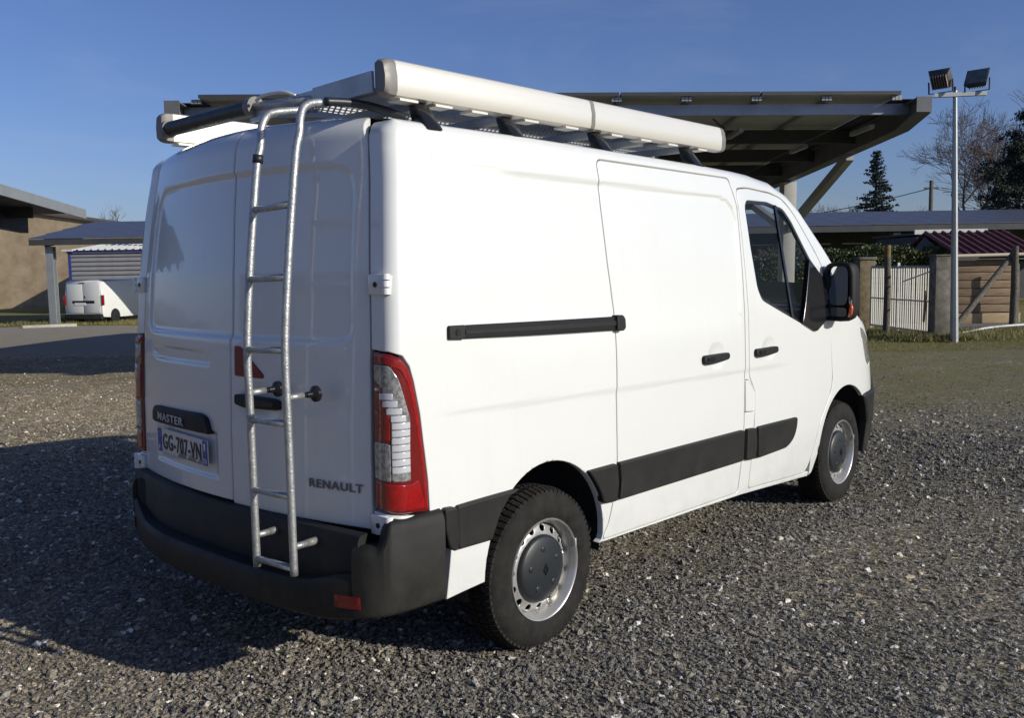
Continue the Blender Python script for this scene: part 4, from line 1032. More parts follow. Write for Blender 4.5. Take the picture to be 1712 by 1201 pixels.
def scatter(name, pts, scl, tone, warm, mat_, kind='stone', rots=None, label=None):
    """points with attributes; a geometry-nodes group puts a small faceted mesh on each"""
    me = bpy.data.meshes.new(name); me.vertices.add(len(pts)); me.vertices.foreach_set('co', np.asarray(pts, 'f').ravel())
    for nm, arr in (('scl', scl), ('tone', tone), ('warmth', warm)):
        a = me.attributes.new(nm, 'FLOAT', 'POINT'); a.data.foreach_set('value', np.asarray(arr, 'f'))
    me.materials.append(mat_)
    o = bpy.data.objects.new(name, me); link(o); o['kind'] = 'stuff'
    ng = bpy.data.node_groups.new(name+'_nodes', 'GeometryNodeTree')
    ng.interface.new_socket('Geometry', in_out='INPUT', socket_type='NodeSocketGeometry'); ng.interface.new_socket('Geometry', in_out='OUTPUT', socket_type='NodeSocketGeometry')
    N = ng.nodes.new; Lk = ng.links.new; gi = N('NodeGroupInput'); go = N('NodeGroupOutput')
    j = N('GeometryNodeGeometryToInstance')
    for k in range(6):
        if kind == 'stone':
            ic = N('GeometryNodeMeshIcoSphere'); ic.inputs['Radius'].default_value = .5; ic.inputs['Subdivisions'].default_value = 2 if k < 3 else 1
            sp = N('GeometryNodeSetPosition'); nz = N('ShaderNodeTexNoise'); nz.inputs['Scale'].default_value = 1.6; nz.inputs['Detail'].default_value = 1
            ps = N('GeometryNodeInputPosition'); ad = N('ShaderNodeVectorMath'); ad.operation = 'ADD'; ad.inputs[1].default_value = (k*7.3, k*3.1, k*1.7); Lk(ps.outputs[0], ad.inputs[0]); Lk(ad.outputs[0], nz.inputs['Vector'])
            sb = N('ShaderNodeVectorMath'); sb.operation = 'SUBTRACT'; sb.inputs[1].default_value = (.5, .5, .5); Lk(nz.outputs['Color'], sb.inputs[0])
            sc = N('ShaderNodeVectorMath'); sc.operation = 'SCALE'; sc.inputs['Scale'].default_value = 1.5; Lk(sb.outputs[0], sc.inputs[0]); Lk(sc.outputs[0], sp.inputs['Offset']); Lk(ic.outputs[0], sp.inputs['Geometry'])
            tr = N('GeometryNodeTransform'); tr.inputs['Scale'].default_value = (1.0, .8-.04*k, .42+.04*k); Lk(sp.outputs[0], tr.inputs[0])
            ss = N('GeometryNodeSetShadeSmooth'); ss.inputs['Shade Smooth'].default_value = False; Lk(tr.outputs[0], ss.inputs[0])
            sm = N('GeometryNodeSetMaterial'); sm.inputs['Material'].default_value = mat_; Lk(ss.outputs[0], sm.inputs[0]); Lk(sm.outputs[0], j.inputs[0])
        else:
            # a tuft: three crossed bent blades
            cn = N('GeometryNodeMeshCone'); cn.inputs['Vertices'].default_value = 3; cn.inputs['Radius Bottom'].default_value = .05; cn.inputs['Depth'].default_value = 1.0
            tr = N('GeometryNodeTransform'); tr.inputs['Rotation'].default_value = (.25+.12*k, .2*math.sin(k*2), k*1.05); Lk(cn.outputs[0], tr.inputs[0])
            sm = N('GeometryNodeSetMaterial'); sm.inputs['Material'].default_value = mat_; Lk(tr.outputs[0], sm.inputs[0]); Lk(sm.outputs[0], j.inputs[0])
    ip = N('GeometryNodeInstanceOnPoints'); Lk(gi.outputs[0], ip.inputs['Points']); Lk(j.outputs[0], ip.inputs['Instance']); ip.inputs['Pick Instance'].default_value = True
    rv = N('FunctionNodeRandomValue'); rv.data_type = 'FLOAT_VECTOR'
    hi = (.6, .6, 6.28) if kind == 'stone' else (.5, .5, 6.28); lo = (-.6, -.6, 0) if kind == 'stone' else (-.5, -.5, 0)
    rv.inputs[0].default_value = lo; rv.inputs[1].default_value = hi
    e2r = N('FunctionNodeEulerToRotation'); Lk(rv.outputs[0], e2r.inputs[0]); Lk(e2r.outputs[0], ip.inputs['Rotation'])
    at = N('GeometryNodeInputNamedAttribute'); at.data_type = 'FLOAT'; at.inputs[0].default_value = 'scl'; Lk(at.outputs[0], ip.inputs['Scale'])
    Lk(ip.outputs[0], go.inputs[0])
    md = o.modifiers.new('scatter', 'NODES'); md.node_group = ng
    return o
def gravel():
    rg = np.random.default_rng(5); P = []; S = []; T = []; Wm = []
    for r0, r1, dens, s0, s1 in ((2.6, 4.4, 9000, .006, .031), (4.4, 6.5, 5200, .007, .033), (6.5, 9.5, 2100, .011, .038), (9.5, 14, 560, .014, .036), (14, 24, 130, .02, .045)):
        half_ = .80
        n_ = int(.5*2*half_*(r1*r1-r0*r0)*dens)
        r = np.sqrt(rg.uniform(r0*r0, r1*r1, n_)); a = rg.uniform(-half_, half_, n_)
        lat = r*np.sin(a); fwd = r*np.cos(a)
        # clumpy density
        k = np.sin(lat*1.9+np.sin(fwd*1.3)*1.5)*np.sin(fwd*1.7+np.sin(lat*.8)*2)*.5+.5
        k2 = np.sin(lat*.63+fwd*.21+1.3)*np.sin(fwd*.52-lat*.17)*.5+.5
        keep = rg.uniform(0, 1, n_) < .25+.45*k+.40*k2
        # thin out inside the grass
        keep &= ~((fwd > 16.5) & (lat > 2)); keep &= ~((fwd > 18.5)); keep &= (rg.uniform(0, 1, n_) < np.where((fwd > 10.5) & (lat > 2), .12, 1))
        lat, fwd = lat[keep], fwd[keep]; n_ = len(lat)
        s = s0+(s1-s0)*rg.uniform(0, 1, n_)**2.6; s = np.where(rg.uniform(0, 1, n_) < .014, s*1.6, s)
        x = C0.x+ER.x*lat+EF.x*fwd; y = C0.y+ER.y*lat+EF.y*fwd
        z = .012*np.sin(lat*.9+1)*np.sin(fwd*.7)+s*.03
        t = rg.beta(2.2, 2.4, n_); t = np.where(rg.uniform(0, 1, n_) < .022, rg.uniform(.92, 1, n_), t*.93)
        wm = np.clip((.5-lat)/5, 0, .95)*.85+.08*np.sin(lat*1.1)*np.sin(fwd*.9)
        P.append(np.stack([x, y, z], 1)); S.append(s); T.append(t); Wm.append(np.clip(wm, 0, 1))
    # a scatter of larger loose stones
    n_ = 2600; r = np.sqrt(rg.uniform(2.6**2, 11**2, n_)); a = rg.uniform(-.8, .8, n_); lat = r*np.sin(a); fwd = r*np.cos(a); s = rg.uniform(.028, .052, n_)
    P.append(np.stack([C0.x+ER.x*lat+EF.x*fwd, C0.y+ER.y*lat+EF.y*fwd, .012*np.sin(lat*.9+1)*np.sin(fwd*.7)+s*.08], 1)); S.append(s); T.append(rg.uniform(.35, 1, n_)**1.0); Wm.append(rg.uniform(0, .5, n_))
    return np.concatenate(P), np.concatenate(S), np.concatenate(T), np.concatenate(Wm)
P_, S_, T_, W_ = gravel()
g_ = scatter('loose_gravel', P_, S_, T_, W_, M['stone']); g_['label'] = 'loose grey and tan gravel stones covering the yard'; g_['category'] = 'gravel'
def leafmat(name, stops, rough=.6, trans=.0):
    m = bpy.data.materials.new(name); m.use_nodes = True; t = m.node_tree; b = t.nodes['Principled BSDF']; b.inputs['Roughness'].default_value = rough; b.inputs['Specular IOR Level'].default_value = .3
    a = t.nodes.new('ShaderNodeAttribute'); a.attribute_type = 'INSTANCER'; a.attribute_name = 'tone'
    r = t.nodes.new('ShaderNodeValToRGB'); e = r.color_ramp.elements
    while len(e) < len(stops): e.new(.5)
    for q, (p, c) in zip(e, stops): q.position = p; q.color = (*c, 1)
    t.links.new(a.outputs['Fac'], r.inputs[0]); t.links.new(r.outputs[0], b.inputs['Base Color']); return m
M['blade'] = leafmat('grass_blades', [(0, (.070, .080, .022)), (.45, (.16, .160, .042)), (.75, (.26, .22, .085)), (1, (.38, .31, .17))])
def grassy():
    rg = np.random.default_rng(9); P = []; S = []
    def patch(n, la, lb, fa, fb, s0, s1, keepf=None):
        lat = rg.uniform(la, lb, n); fwd = rg.uniform(fa, fb, n)
        if keepf is not None: k = keepf(lat, fwd) > rg.uniform(0, 1, n); lat, fwd = lat[k], fwd[k]
        s = rg.uniform(s0, s1, len(lat)); x = C0.x+ER.x*lat+EF.x*fwd; y = C0.y+ER.y*lat+EF.y*fwd
        zg = np.array([gz(a, b) for a, b in zip(lat, fwd)]) if fa > 25 else 0
        P.append(np.stack([x, y, s*.35+zg], 1)); S.append(s)
    cl = lambda lat, fwd: .5+.5*np.sin(lat*3.1+np.sin(fwd*2))*np.sin(fwd*2.7+lat)
    patch(60000, 2.5, 15, 16.6, 18.4, .012, .04)
    patch(52000, 6, 14.5, 18.3, 21.6, .03, .12, cl)
    patch(14000, 7.6, 9.4, 18.4, 19.8, .05, .17, cl)
    patch(90000, 1.5, 13, 9.5, 17.2, .010, .03, lambda a, b: cl(a*.6, b*.6)**1.5)
    patch(60000, -3.5, 5, 2.6, 9, .006, .018, lambda a, b: cl(a*.7, b*.9)**4)
    patch(12000, -20, -9, 34.5, 39, .05, .16)
    return np.concatenate(P), np.concatenate(S), rg
P_, S_, rg_ = grassy()
g_ = scatter('grass', P_, S_, rg_.uniform(0, 1, len(S_)), np.zeros(len(S_)), M['blade'], kind='grass'); g_['label'] = 'short winter grass along the fence line'; g_['category'] = 'grass'

# ================================================================== materials of the yard
M['panel_blue'] = mat('solar_cells', (.075, .082, .115), .42, coat=.0, var=.25, vscale=2)
M['panel_back'] = mat('panel_backsheet', (.44, .46, .46), .6, var=.2, vscale=1.2)
M['frame_dark'] = mat('dark_steel', (.045, .047, .050), .6, var=.25, vscale=3)
M['beam_grey'] = mat('rafter_steel', (.125, .132, .14), .6, var=.3, vscale=2)
M['purlin'] = mat('galvanised_purlin', (.30, .34, .40), .45, metal=.5, var=.15, vscale=2)
M['galv_flat'] = mat('galvanised_flat', (.32, .34, .35), .5, metal=.45, var=.15, vscale=3)
M['column'] = mat('column_pale', (.42, .42, .38), .7, var=.15, vscale=3)
M['concrete'] = mat('rough_concrete', (.21, .195, .165), .9, col2=(.09, .08, .065), vscale=5, bump=.8, bscale=70)
M['concrete_yellow'] = mat('lichened_concrete', (.26, .20, .10), .9, col2=(.10, .085, .06), vscale=6, bump=.8, bscale=70)
M['slab'] = mat('pale_kerb', (.45, .43, .36), .9, var=.3, vscale=6, bump=.3)
M['white_metal'] = mat('white_gate_paint', (.74, .71, .63), .5, col2=(.45, .41, .35), vscale=9, contrast=(.25, .5))
M['timber'] = mat('weathered_boards', (.25, .175, .105), .8, col2=(.135, .090, .055), vscale=6, stretch=(.6, 3, 9), bump=.4, bscale=30)
M['timber_pale'] = mat('pale_board', (.40, .31, .17), .8, col2=(.25, .18, .10), vscale=6, stretch=(.6, 3, 9))
M['post'] = mat('mossy_post', (.14, .12, .095), .9, col2=(.055, .050, .040), vscale=14, bump=.6, bscale=60)
M['red_tin'] = mat('maroon_sheet_roof', (.135, .034, .028), .6, var=.4, vscale=5)
M['gutter'] = mat('cream_gutter', (.50, .43, .32), .5)
M['tarwall'] = mat('brown_render', (.40, .31, .20), .95, col2=(.27, .205, .13), vscale=1.4, bump=.5, bscale=8)
M['cladding'] = mat('grey_cladding', (.27, .27, .28), .5, var=.15, vscale=3)
M['blue_trim'] = mat('blue_trim', (.035, .045, .20), .5)
M['white_roof'] = mat('pale_sheet_roof', (.55, .56, .53), .5, var=.15, vscale=2)
M['bark'] = mat('bark', (.085, .068, .060), .95, col2=(.04, .033, .03), vscale=4)
M['twig'] = mat('twigs', (.14, .108, .095), .95)
M['pipe'] = mat('white_pipe', (.62, .62, .58), .5, var=.2, vscale=8)
M['pavement'] = mat('old_concrete_path', (.17, .165, .155), .95, var=.35, vscale=3, bump=.3)

# ================================================================== SOLAR CANOPY behind the van
def roofz(f, f0=11.3, z0=3.685, sl=.030): return z0-sl*(f-f0)
can = yard('solar_canopy', 'long steel car park canopy roofed with solar panels, behind the large white van', 'solar canopy', .47, 16.4)
can.rotation_euler.y = .0107
def cpart(mb, name, m, par=can, lat0=.47, f0=16.4, **k):
    mb.v = [(x-lat0, y-f0, z) for x, y, z in mb.v]; return mb.build(name, m, par, **k)
bays = [-3.76+.845*k for k in range(11)]          # rails
rafts = (-4.02, .47, 4.90)
for lat in rafts:
    m_ = MB()
    f0, f1 = 11.15, 23.2; z0, z1 = roofz(f0)-.06, roofz(f1)-.06
    # web (deepest over the column) and flanges
    fs_ = [11.10, 11.70, 16.4, 22.6, 23.5]; dp = [.17, .28, .32, .28, .17]
    for (fa, da), (fb, db) in zip(zip(fs_, dp), zip(fs_[1:], dp[1:])):
        za, zb_ = roofz(fa)-.07, roofz(fb)-.07
        m_.add([(lat+s_*.006, f_, z_) for s_ in (-1, 1) for f_, z_ in ((fa, za), (fb, zb_), (fb, zb_-db), (fa, za-da))], [(0, 1, 2, 3), (7, 6, 5, 4), (0, 4, 5, 1), (2, 6, 7, 3), (0, 3, 7, 4), (1, 5, 6, 2)])
        m_.bar((lat, fa, za-da), (lat, fb, zb_-db), .18, .016); m_.bar((lat, fa, za-.008), (lat, fb, zb_-.008), .18, .016)
    m_.box((lat-.09, 11.08, roofz(11.1)-.07-.17), (lat+.09, 11.10, roofz(11.1)-.06))
    cpart(m_, 'rafter', M['beam_grey'])
    cpart(MB().box((lat-.11, 16.25, 0), (lat+.11, 16.55, roofz(16.4)-.42)), 'column', M['column'], bevel=.01)
    cpart(MB().bar((lat, 13.45, roofz(13.45)-.40), (lat, 16.35, 2.28), .11, .13), 'brace', M['galv_flat'])
    cpart(MB().bar((lat, 19.4, roofz(19.4)-.40), (lat, 16.45, 2.28), .11, .13), 'brace', M['galv_flat'])
for k in range(7):
    f = 11.45+1.75*k; z = roofz(f)-.075; m_ = MB()
    la, lb = (-4.0, 4.88)
    dz_ = .11 if k == 0 else .17
    m_.box((la, f, z-dz_), (lb, f+.012, z)).box((la, f, z-dz_-.012), (lb, f+.07, z-dz_)).box((la, f, z), (lb, f+.07, z+.008))
    cpart(m_, 'purlin', M['purlin'] if k == 0 else M['frame_dark'])
for k, lat in enumerate(bays):
    m_ = MB(); m_.bar((lat, 11.32, roofz(11.32)-.035), (lat, 23.4, roofz(23.4)-.035), .05, .045); cpart(m_, 'panel_rail', M['galv_flat'] if 0 < k < 10 else M['frame_dark'])  # end rails coloured dark so that sun on them does not show
    m_ = MB(); z = roofz(11.3)-.03
    for q in (-1, 0, 1): m_.box((lat-.055+q*.042, 11.27, z-.03), (lat-.020+q*.042, 11.33, z+.02))
    cpart(m_, 'rail_clamp', M['galv_flat'])
for c_ in range(5):
    for r_ in range(11):
        a = bays[2*c_]+.012; b = bays[2*c_+2]-.012; fa = 11.22+1.11*r_; fb = fa+1.09
        za, zb_ = roofz(fa), roofz(fb)
        o = cpart(MB().add([(a, fa, za-.004), (b, fa, za-.004), (b, fb, zb_-.004), (a, fb, zb_-.004), (a, fa, za+.036), (b, fa, za+.036), (b, fb, zb_+.036), (a, fb, zb_+.036)], [(0, 3, 2, 1), (4, 5, 6, 7), (0, 1, 5, 4), (1, 2, 6, 5), (2, 3, 7, 6), (3, 0, 4, 7)]), 'solar_panel', M['panel_back'])
        o.data.materials.append(M['panel_blue']); o.data.materials.append(M['frame_dark'])
        for p in o.data.polygons:
            p.material_index = 1 if p.normal.z > .9 else (0 if p.normal.z < -.9 else 2)
for la, lb in ((-4.10, -3.765), (4.695, 4.98)):
    cpart(MB().add([(x, f, roofz(f)-.045+dz) for x in (la, lb) for f, dz in ((11.30, 0), (22.3, 0), (22.3, -.012), (11.50, -.012))], [(0, 1, 2, 3), (7, 6, 5, 4), (0, 4, 5, 1), (2, 6, 7, 3), (0, 3, 7, 4), (1, 5, 6, 2)]), 'edge_sheet', M['frame_dark'])
# tube lights hung under the canopy (unlit) and cable conduit
for lat, f in ((1.15, 12.3), (2.95, 12.3), (4.55, 12.1), (4.2, 13.6), (2.2, 14.2), (-3.2, 12.3)):
    cpart(MB().box((lat-.03, f-.35, roofz(f)-.30), (lat+.03, f+.35, roofz(f)-.25)), 'lamp_tube', M['galv_flat'])
cpart(MB().tube([(2.6, 12.0, roofz(12)-.14), (3.0, 12.9, roofz(12.9)-.16), (3.25, 13.3, roofz(13.3)-.24), (3.3, 14.1, roofz(14.1)-.20)], .012, 6), 'cable', M['frame_dark'])

# ================================================================== PANEL ROOFED SHELTERS far right and far left
def shelter(name, label, cat, la, lb, f0, f1, z0, z1, posts, ncol, nrow, dx, zg=0.0, wall=True):
    lat0 = (la+lb)/2; o = yard(name, label, cat, lat0, f0, zg)
    def cp(mb, nm, m, **k): mb.v = [(x-lat0, y-f0, z-zg) for x, y, z in mb.v]; return mb.build(nm, m, o, **k)
    zr = lambda f: z0+(z1-z0)*(f-f0)/(f1-f0)
    cp(MB().box((la, f0+.02, z0-.26), (lb, f0+.10, z0-.045)), 'eave_beam', M['frame_dark'])
    cp(MB().box((la, f1-.1, z1-.35), (lb, f1, z1-.05)), 'rear_beam', M['frame_dark'])
    k = la
    w_ = (lb-la)/ncol; h_ = (f1-f0)/nrow
    proto_ = None
    for i in range(ncol):
        for j in range(nrow):
            sh = dx*j
            x0 = la+i*w_; fa = f0+j*h_; fb = fa+h_-.02
            if proto_ is None:
                proto_ = MB().add([(x_, y_, z_) for z_off in (-.03, 0) for x_, y_, z_ in ((0, 0, z_off), (w_-.02, 0, z_off), (w_-.02, h_-.02, zr(f0+h_)-z0+z_off), (0, h_-.02, zr(f0+h_)-z0+z_off))], [(0, 3, 2, 1), (4, 5, 6, 7), (0, 1, 5, 4), (1, 2, 6, 5), (2, 3, 7, 6), (3, 0, 4, 7)]).build('solar_panel', M['panel_blue'], o)
                q = proto_
            else: q = proto_.copy(); COL.objects.link(q); q.parent = o
            q.location = (x0-lat0+sh, fa-f0, zr(fa)-zg)
    for x in posts:
        cp(MB().box((x-.13, f0+.35, zg), (x+.13, f0+.40, z0-.30)).box((x-.13, f0+.60, zg), (x+.13, f0+.65, z0-.30)).box((x-.01, f0+.40, zg), (x+.01, f0+.60, z0-.30)), 'post', M['galv_flat'])
        cp(MB().bar((x, f0+.2, zr(f0+.2)-.2), (x, f1-.2, zr(f1-.2)-.2), .16, .28), 'roof_beam', M['frame_dark'])
    return o, cp
rs, cp = shelter('panel_shelter', 'long low open shelter with a blue solar panel roof beyond the hedge on the right', 'shelter', 5.0, 27.0, 33, 39.5, 3.00, 3.80, (8, 14, 20, 26), 22, 4, 0)
cp(MB().box((5.0, 39.6, 0), (27, 39.8, 3.4)), 'rear_wall', M['frame_dark'])
for x in (10.1, 11.3, 12.5, 13.9): cp(MB().box((x, 38.5, 2.42), (x+.9, 38.56, 2.46)), 'lamp_tube', M['white_metal'])
ls, cp = shelter('panel_shelter', 'open shelter with sloping blue solar panels on a steel post above the parked small van', 'shelter', -17.75, -7.5, 34.0, 40.7, 3.03, 3.98, (-17.2, -8.5), 8, 4, -.17, zg=-.27)
o = yard('kerb_slab', 'pale concrete slab lying at the foot of the steel post on the left', 'slab', -17.1, 33.9, -.25, rad(25)); MB().box((-.9, -.22, -.1), (.9, .22, .10)).build('slab', M['slab'], o, bevel=.02)

# dark canopy cutting into the frame at upper left
lc = yard('dark_canopy', 'dark edged sloping canopy roof entering the picture at the upper left', 'canopy', -14, 18)
def lp(mb, nm, m, **k): mb.v = [(x+14, y-18, z) for x, y, z in mb.v]; return mb.build(nm, m, lc, **k)
rz2 = lambda f: 3.35+.076*(24.2-f)
lp(MB().add([(-11.12+a, f, rz2(f)+dz) for a in (0, .05) for f, dz in ((14, 0), (24.2, 0), (24.2, -.24), (14, -.24))], [(0, 1, 2, 3), (7, 6, 5, 4), (0, 4, 5, 1), (2, 6, 7, 3), (0, 3, 7, 4), (1, 5, 6, 2)]), 'fascia', M['galv_flat'])
lp(MB().add([(x, f, rz2(f)+dz) for x in (-22, -11.13) for f, dz in ((14, -.03), (24.2, -.03), (24.2, -.10), (14, -.10))], [(0, 1, 2, 3), (7, 6, 5, 4), (0, 4, 5, 1), (2, 6, 7, 3), (0, 3, 7, 4), (1, 5, 6, 2)]), 'roof_sheet', M['frame_dark'])
for f in (15, 17, 19, 21, 23): lp(MB().box((-22, f, rz2(f)-.36), (-11.9, f+.12, rz2(f)-.10)), 'purlin', M['frame_dark'])
for x in (-12.6, -17.5):
    lp(MB().bar((x, 14.2, rz2(14.2)-.55), (x, 24.0, rz2(24.0)-.40), .2, .42), 'rafter', M['frame_dark'])
    lp(MB().box((x-.12, 18.9, 0), (x+.12, 19.2, rz2(19)-.6)), 'column', M['galv_flat'])
    lp(MB().bar((x, 21.6, rz2(21.6)-.62), (x, 19.2, 1.9), .14, .14), 'brace', M['galv_flat'])
# ================================================================== BROWN BARN and clad store on the left
bn = yard('barn', 'large windowless brown rendered barn wall at far left, half in shadow', 'barn', -30, 58, -.3)
MB().prism([(-20, 0), (8.5, 0), (8.5, 4.6), (-6, 6.85), (-20, 4.6)], -2.5, 12, 'y').build('wall', M['tarwall'], bn)
MB().prism([(-20.4, 4.62), (-6, 6.98), (9.0, 4.65), (9.0, 4.53), (-6, 6.86), (-20.4, 4.5)], -2.7, 12.4, 'y').build('roof', mat('barn_roof_brown', (.10, .075, .06), .8), bn)
cs = yard('clad_store', 'grey store with horizontal ribbed cladding, blue corner trim and a pale roof on the left', 'store', -16.35, 46, -.50)
M_ = M['cladding']
MB().box((-5.6, .03, 0), (7, 7, 3.25)).build('wall', M_, cs)
rib = None
for k in range(14):
    if rib is None:
        m_ = MB(); m_.prism([(.028, 0), (-.035, .04), (-.035, .13), (.028, .17)], -5.58, 7.0, 'x'); rib = m_.build('cladding_board', M_, cs); q = rib
    else: q = rib.copy(); COL.objects.link(q); q.parent = cs
    q.location = (0, 0, .1+k*.225)
MB().box((-5.72, -.06, 0), (-5.58, .12, 3.28)).build('corner_trim', M['blue_trim'], cs)
MB().box((-5.75, -.12, 3.26), (7.1, .0, 3.38)).build('eave_trim', M['blue_trim'], cs)
rp = MB()
for k in range(36):
    x0 = -5.8+k*.35; rp.add([(x, y, z+y*.10) for x, z in ((x0, 3.40), (x0+.20, 3.40), (x0+.22, 3.45), (x0+.33, 3.45), (x0+.35, 3.40)) for y in (-.2, 7.2)], [(2*i, 2*i+1, 2*i+3, 2*i+2) for i in range(4)])
q = rp.build('roof', M['white_roof'], cs, fix=False)
MB().box((-5.95, -.22, 3.34), (-5.4, -.10, 3.44)).build('gutter_end', M['pipe'], cs)
MB().box((-1.2, 1.2, 3.4), (-.9, 1.5, 5.35)).box((-1.5, 1.1, 5.2), (-.6, 1.6, 5.4)).build('vent_post', M['blue_trim'], cs)

# ================================================================== FLOODLIGHT MAST
ml = yard('floodlight_mast', 'tall tapering galvanised mast carrying two floodlights on a crossbar', 'floodlight mast', 8.91, 18.36)
ml.rotation_euler.y = -.027
MB().tube([(0, 0, -.02), (0, 0, 1.2), (0, 0, 4.99)], [.085, .072, .040], 8).build('pole', M['galv_flat'], ml, auto=30)
MB().tube([(0, 0, 4.97), (0, 0, 5.04)], .042, 12).build('pole_cap', M['blue_trim'], ml, auto=40)
MB().box((-.43, -.055, 4.855), (.60, -.048, 4.925)).box((-.43, -.055, 4.850), (.60, .04, 4.856)).build('crossbar', M['galv_flat'], ml)
def flood(x, tilt, yaw_, back):
    R1 = Matrix.Rotation(yaw_, 4, 'Z') @ Matrix.Rotation(tilt, 4, 'X'); c = Vector((x, 0, 5.20))
    def pl_(mb, nm, m, par, **k): mb.v = [tuple(c+(R1 @ Vector(v))) for v in mb.v]; return mb.build(nm, m, par, **k)
    hd_ = MB(); hd_.add([(-.21, -.03, -.20), (.21, -.03, -.20), (.21, -.03, .20), (-.21, -.03, .20), (-.16, .11, -.15), (.16, .11, -.15), (.16, .11, .13), (-.16, .11, .13)], [(0, 1, 2, 3), (7, 6, 5, 4), (0, 4, 5, 1), (1, 5, 6, 2), (2, 6, 7, 3), (3, 7, 4, 0)])
    h = pl_(hd_, 'lamp_housing', M['frame_dark'], ml, bevel=.008)
    pl_(MB().box((-.185, -.037, -.17), (.185, -.031, .17)), 'lamp_glass', M['flood_glass'], h)
    for k in range(7): pl_(MB().box((-.15+k*.047, .06, -.14), (-.14+k*.047, .16, .14)), 'cooling_fin', M['fin'], h)
    y_ = MB()
    for s_ in (-1, 1):
        a = R1 @ Vector((s_*.222, .03, -.02)); e = Matrix.Rotation(yaw_, 4, 'Z') @ Vector((s_*.222, 0, 0)); y_.bar(c+a, Vector((x+e.x, e.y, 4.94)), .02, .04)
    e = Matrix.Rotation(yaw_, 4, 'Z') @ Vector((.222, 0, 0)); y_.bar((x-e.x, -e.y, 4.94), (x+e.x, e.y, 4.94), .03, .012)
    y_.build('yoke', M['frame_dark'], h)
M['flood_glass'] = mat('floodlight_glass', (.10, .13, .12), .06, coat=1, var=.5, vscale=7)
M['fin'] = mat('weathered_fins', (.24, .21, .19), .7, var=.3, vscale=12)
flood(-.28, rad(-36), rad(138), True); flood(.43, rad(-38), rad(-42), False)

# ================================================================== GATE, PILLARS, POSTS
gt = yard('slatted_gate', 'white metal double gate of thin vertical slats between two concrete pillars', 'gate', 8.70, 22.15)
p0 = Vector((0, 0, 0)); p1 = Vector((.16, -2.85, 0))
gd = (p1-p0).normalized(); Lg = (p1-p0).length
def on_gate(t, z): q = p0+gd*t; return Vector((q.x, q.y, z))
sl_ = None; off_ = 0
ns = 29
for k in range(ns):
    t = .06+(Lg-.12)*k/(ns-1)
    if abs(t-Lg*.48) < .04: continue
    if sl_ is None: sl_ = MB().box((-.013, -.011, .12), (.013, .011, 1.52)).build('slat', M['white_metal'], gt); q = sl_
    else: q = sl_.copy(); COL.objects.link(q); q.parent = gt
    q.location = on_gate(t, .0); q.rotation_euler = (0, R_.uniform(-.006, .006), math.atan2(gd.y, gd.x)+math.pi/2)
for z in (1.53, .14, .80):
    MB().bar(on_gate(.0, z)+Vector((.02, 0, 0)), on_gate(Lg, z)+Vector((.02, 0, 0)), .03, .045 if z != .8 else .025).build('gate_rail', M['galv_flat'] if z > 1 else M['white_metal'], gt)
for t in (.02, Lg*.48, Lg-.02): MB().bar(on_gate(t, .08), on_gate(t, 1.62 if 0 < t < 2 and t > .5 else 1.54), .05, .05, (0, 1, 0)).build('gate_stile', M['white_metal'], gt)
MB().bar(on_gate(2.62, .35)-Vector((.03, 0, 0)), on_gate(2.66, 1.02)-Vector((.03, 0, 0)), .02, .08, (0, 1, 0)).build('repair_board', M['timber_pale'], gt)
MB().bar(on_gate(1.65, 1.20)-Vector((.025, 0, 0)), on_gate(2.8, 1.42)-Vector((.025, 0, 0)), .02, .03).build('gate_strap', M['white_metal'], gt)
o = yard('gate_pillar', 'square concrete gate pillar with flat cap, left of the white slatted gate', 'pillar', 8.72, 22.6)
MB().box((-.19, -.17, 0), (.19, .17, 1.70)).build('shaft', M['concrete_yellow'], o, bevel=.012); MB().box((-.22, -.20, 1.702), (.22, .20, 1.77)).build('cap', M['concrete'], o, bevel=.01)
o = yard('gate_pillar', 'dark rough concrete gate pillar right of the white slatted gate beside the shed', 'pillar', 8.93, 19.05)
MB().box((-.18, -.16, 0), (.18, .16, 1.74)).build('shaft', M['concrete'], o, bevel=.012); MB().box((-.20, -.18, 1.742), (.24, .20, 1.775)).build('cap', M['concrete'], o, bevel=.006)
def rough_post(nm, label, lat, fwd, h, r, m, top=None):
    o = yard(nm, label, 'post', lat, fwd); MB().tube([(0, 0, -.05), (0.01, 0, h*.5), (-.005, .01, h)], [r*1.05, r, r*.9], 9).build('shaft', m, o, auto=50)
    if top: MB().tube([(-.005, .01, h-.25), (-.005, .01, h+.012)], [r*.97, r*.93], 9).build('lichen_cap', top, o, auto=50)
    return o
rough_post('concrete_post', 'weathered round post with orange lichen on top, standing in front of the white gate', 8.33, 20.3, 2.0, .075, M['post'], mat('orange_lichen', (.24, .15, .025), .9, col2=(.12, .09, .04), vscale=16))
rough_post('wooden_post', 'upright timber post propped by a diagonal strut in front of the plank shed', 11.97, 21.8, 1.97, .085, M['post'])
rough_post('wooden_post', 'thin timber post just right of the propped post, at the right edge of the picture', 12.75, 23.1, 1.55, .06, M['post'])
o = yard('diagonal_strut', 'diagonal timber strut leaning against the upright post in front of the plank shed', 'strut', 11.1, 21.6)
MB().tube([(-.98, -.55, -.02), (.90, .36, 1.78)], [.075, .065], 9).build('strut', M['post'], o, auto=50)

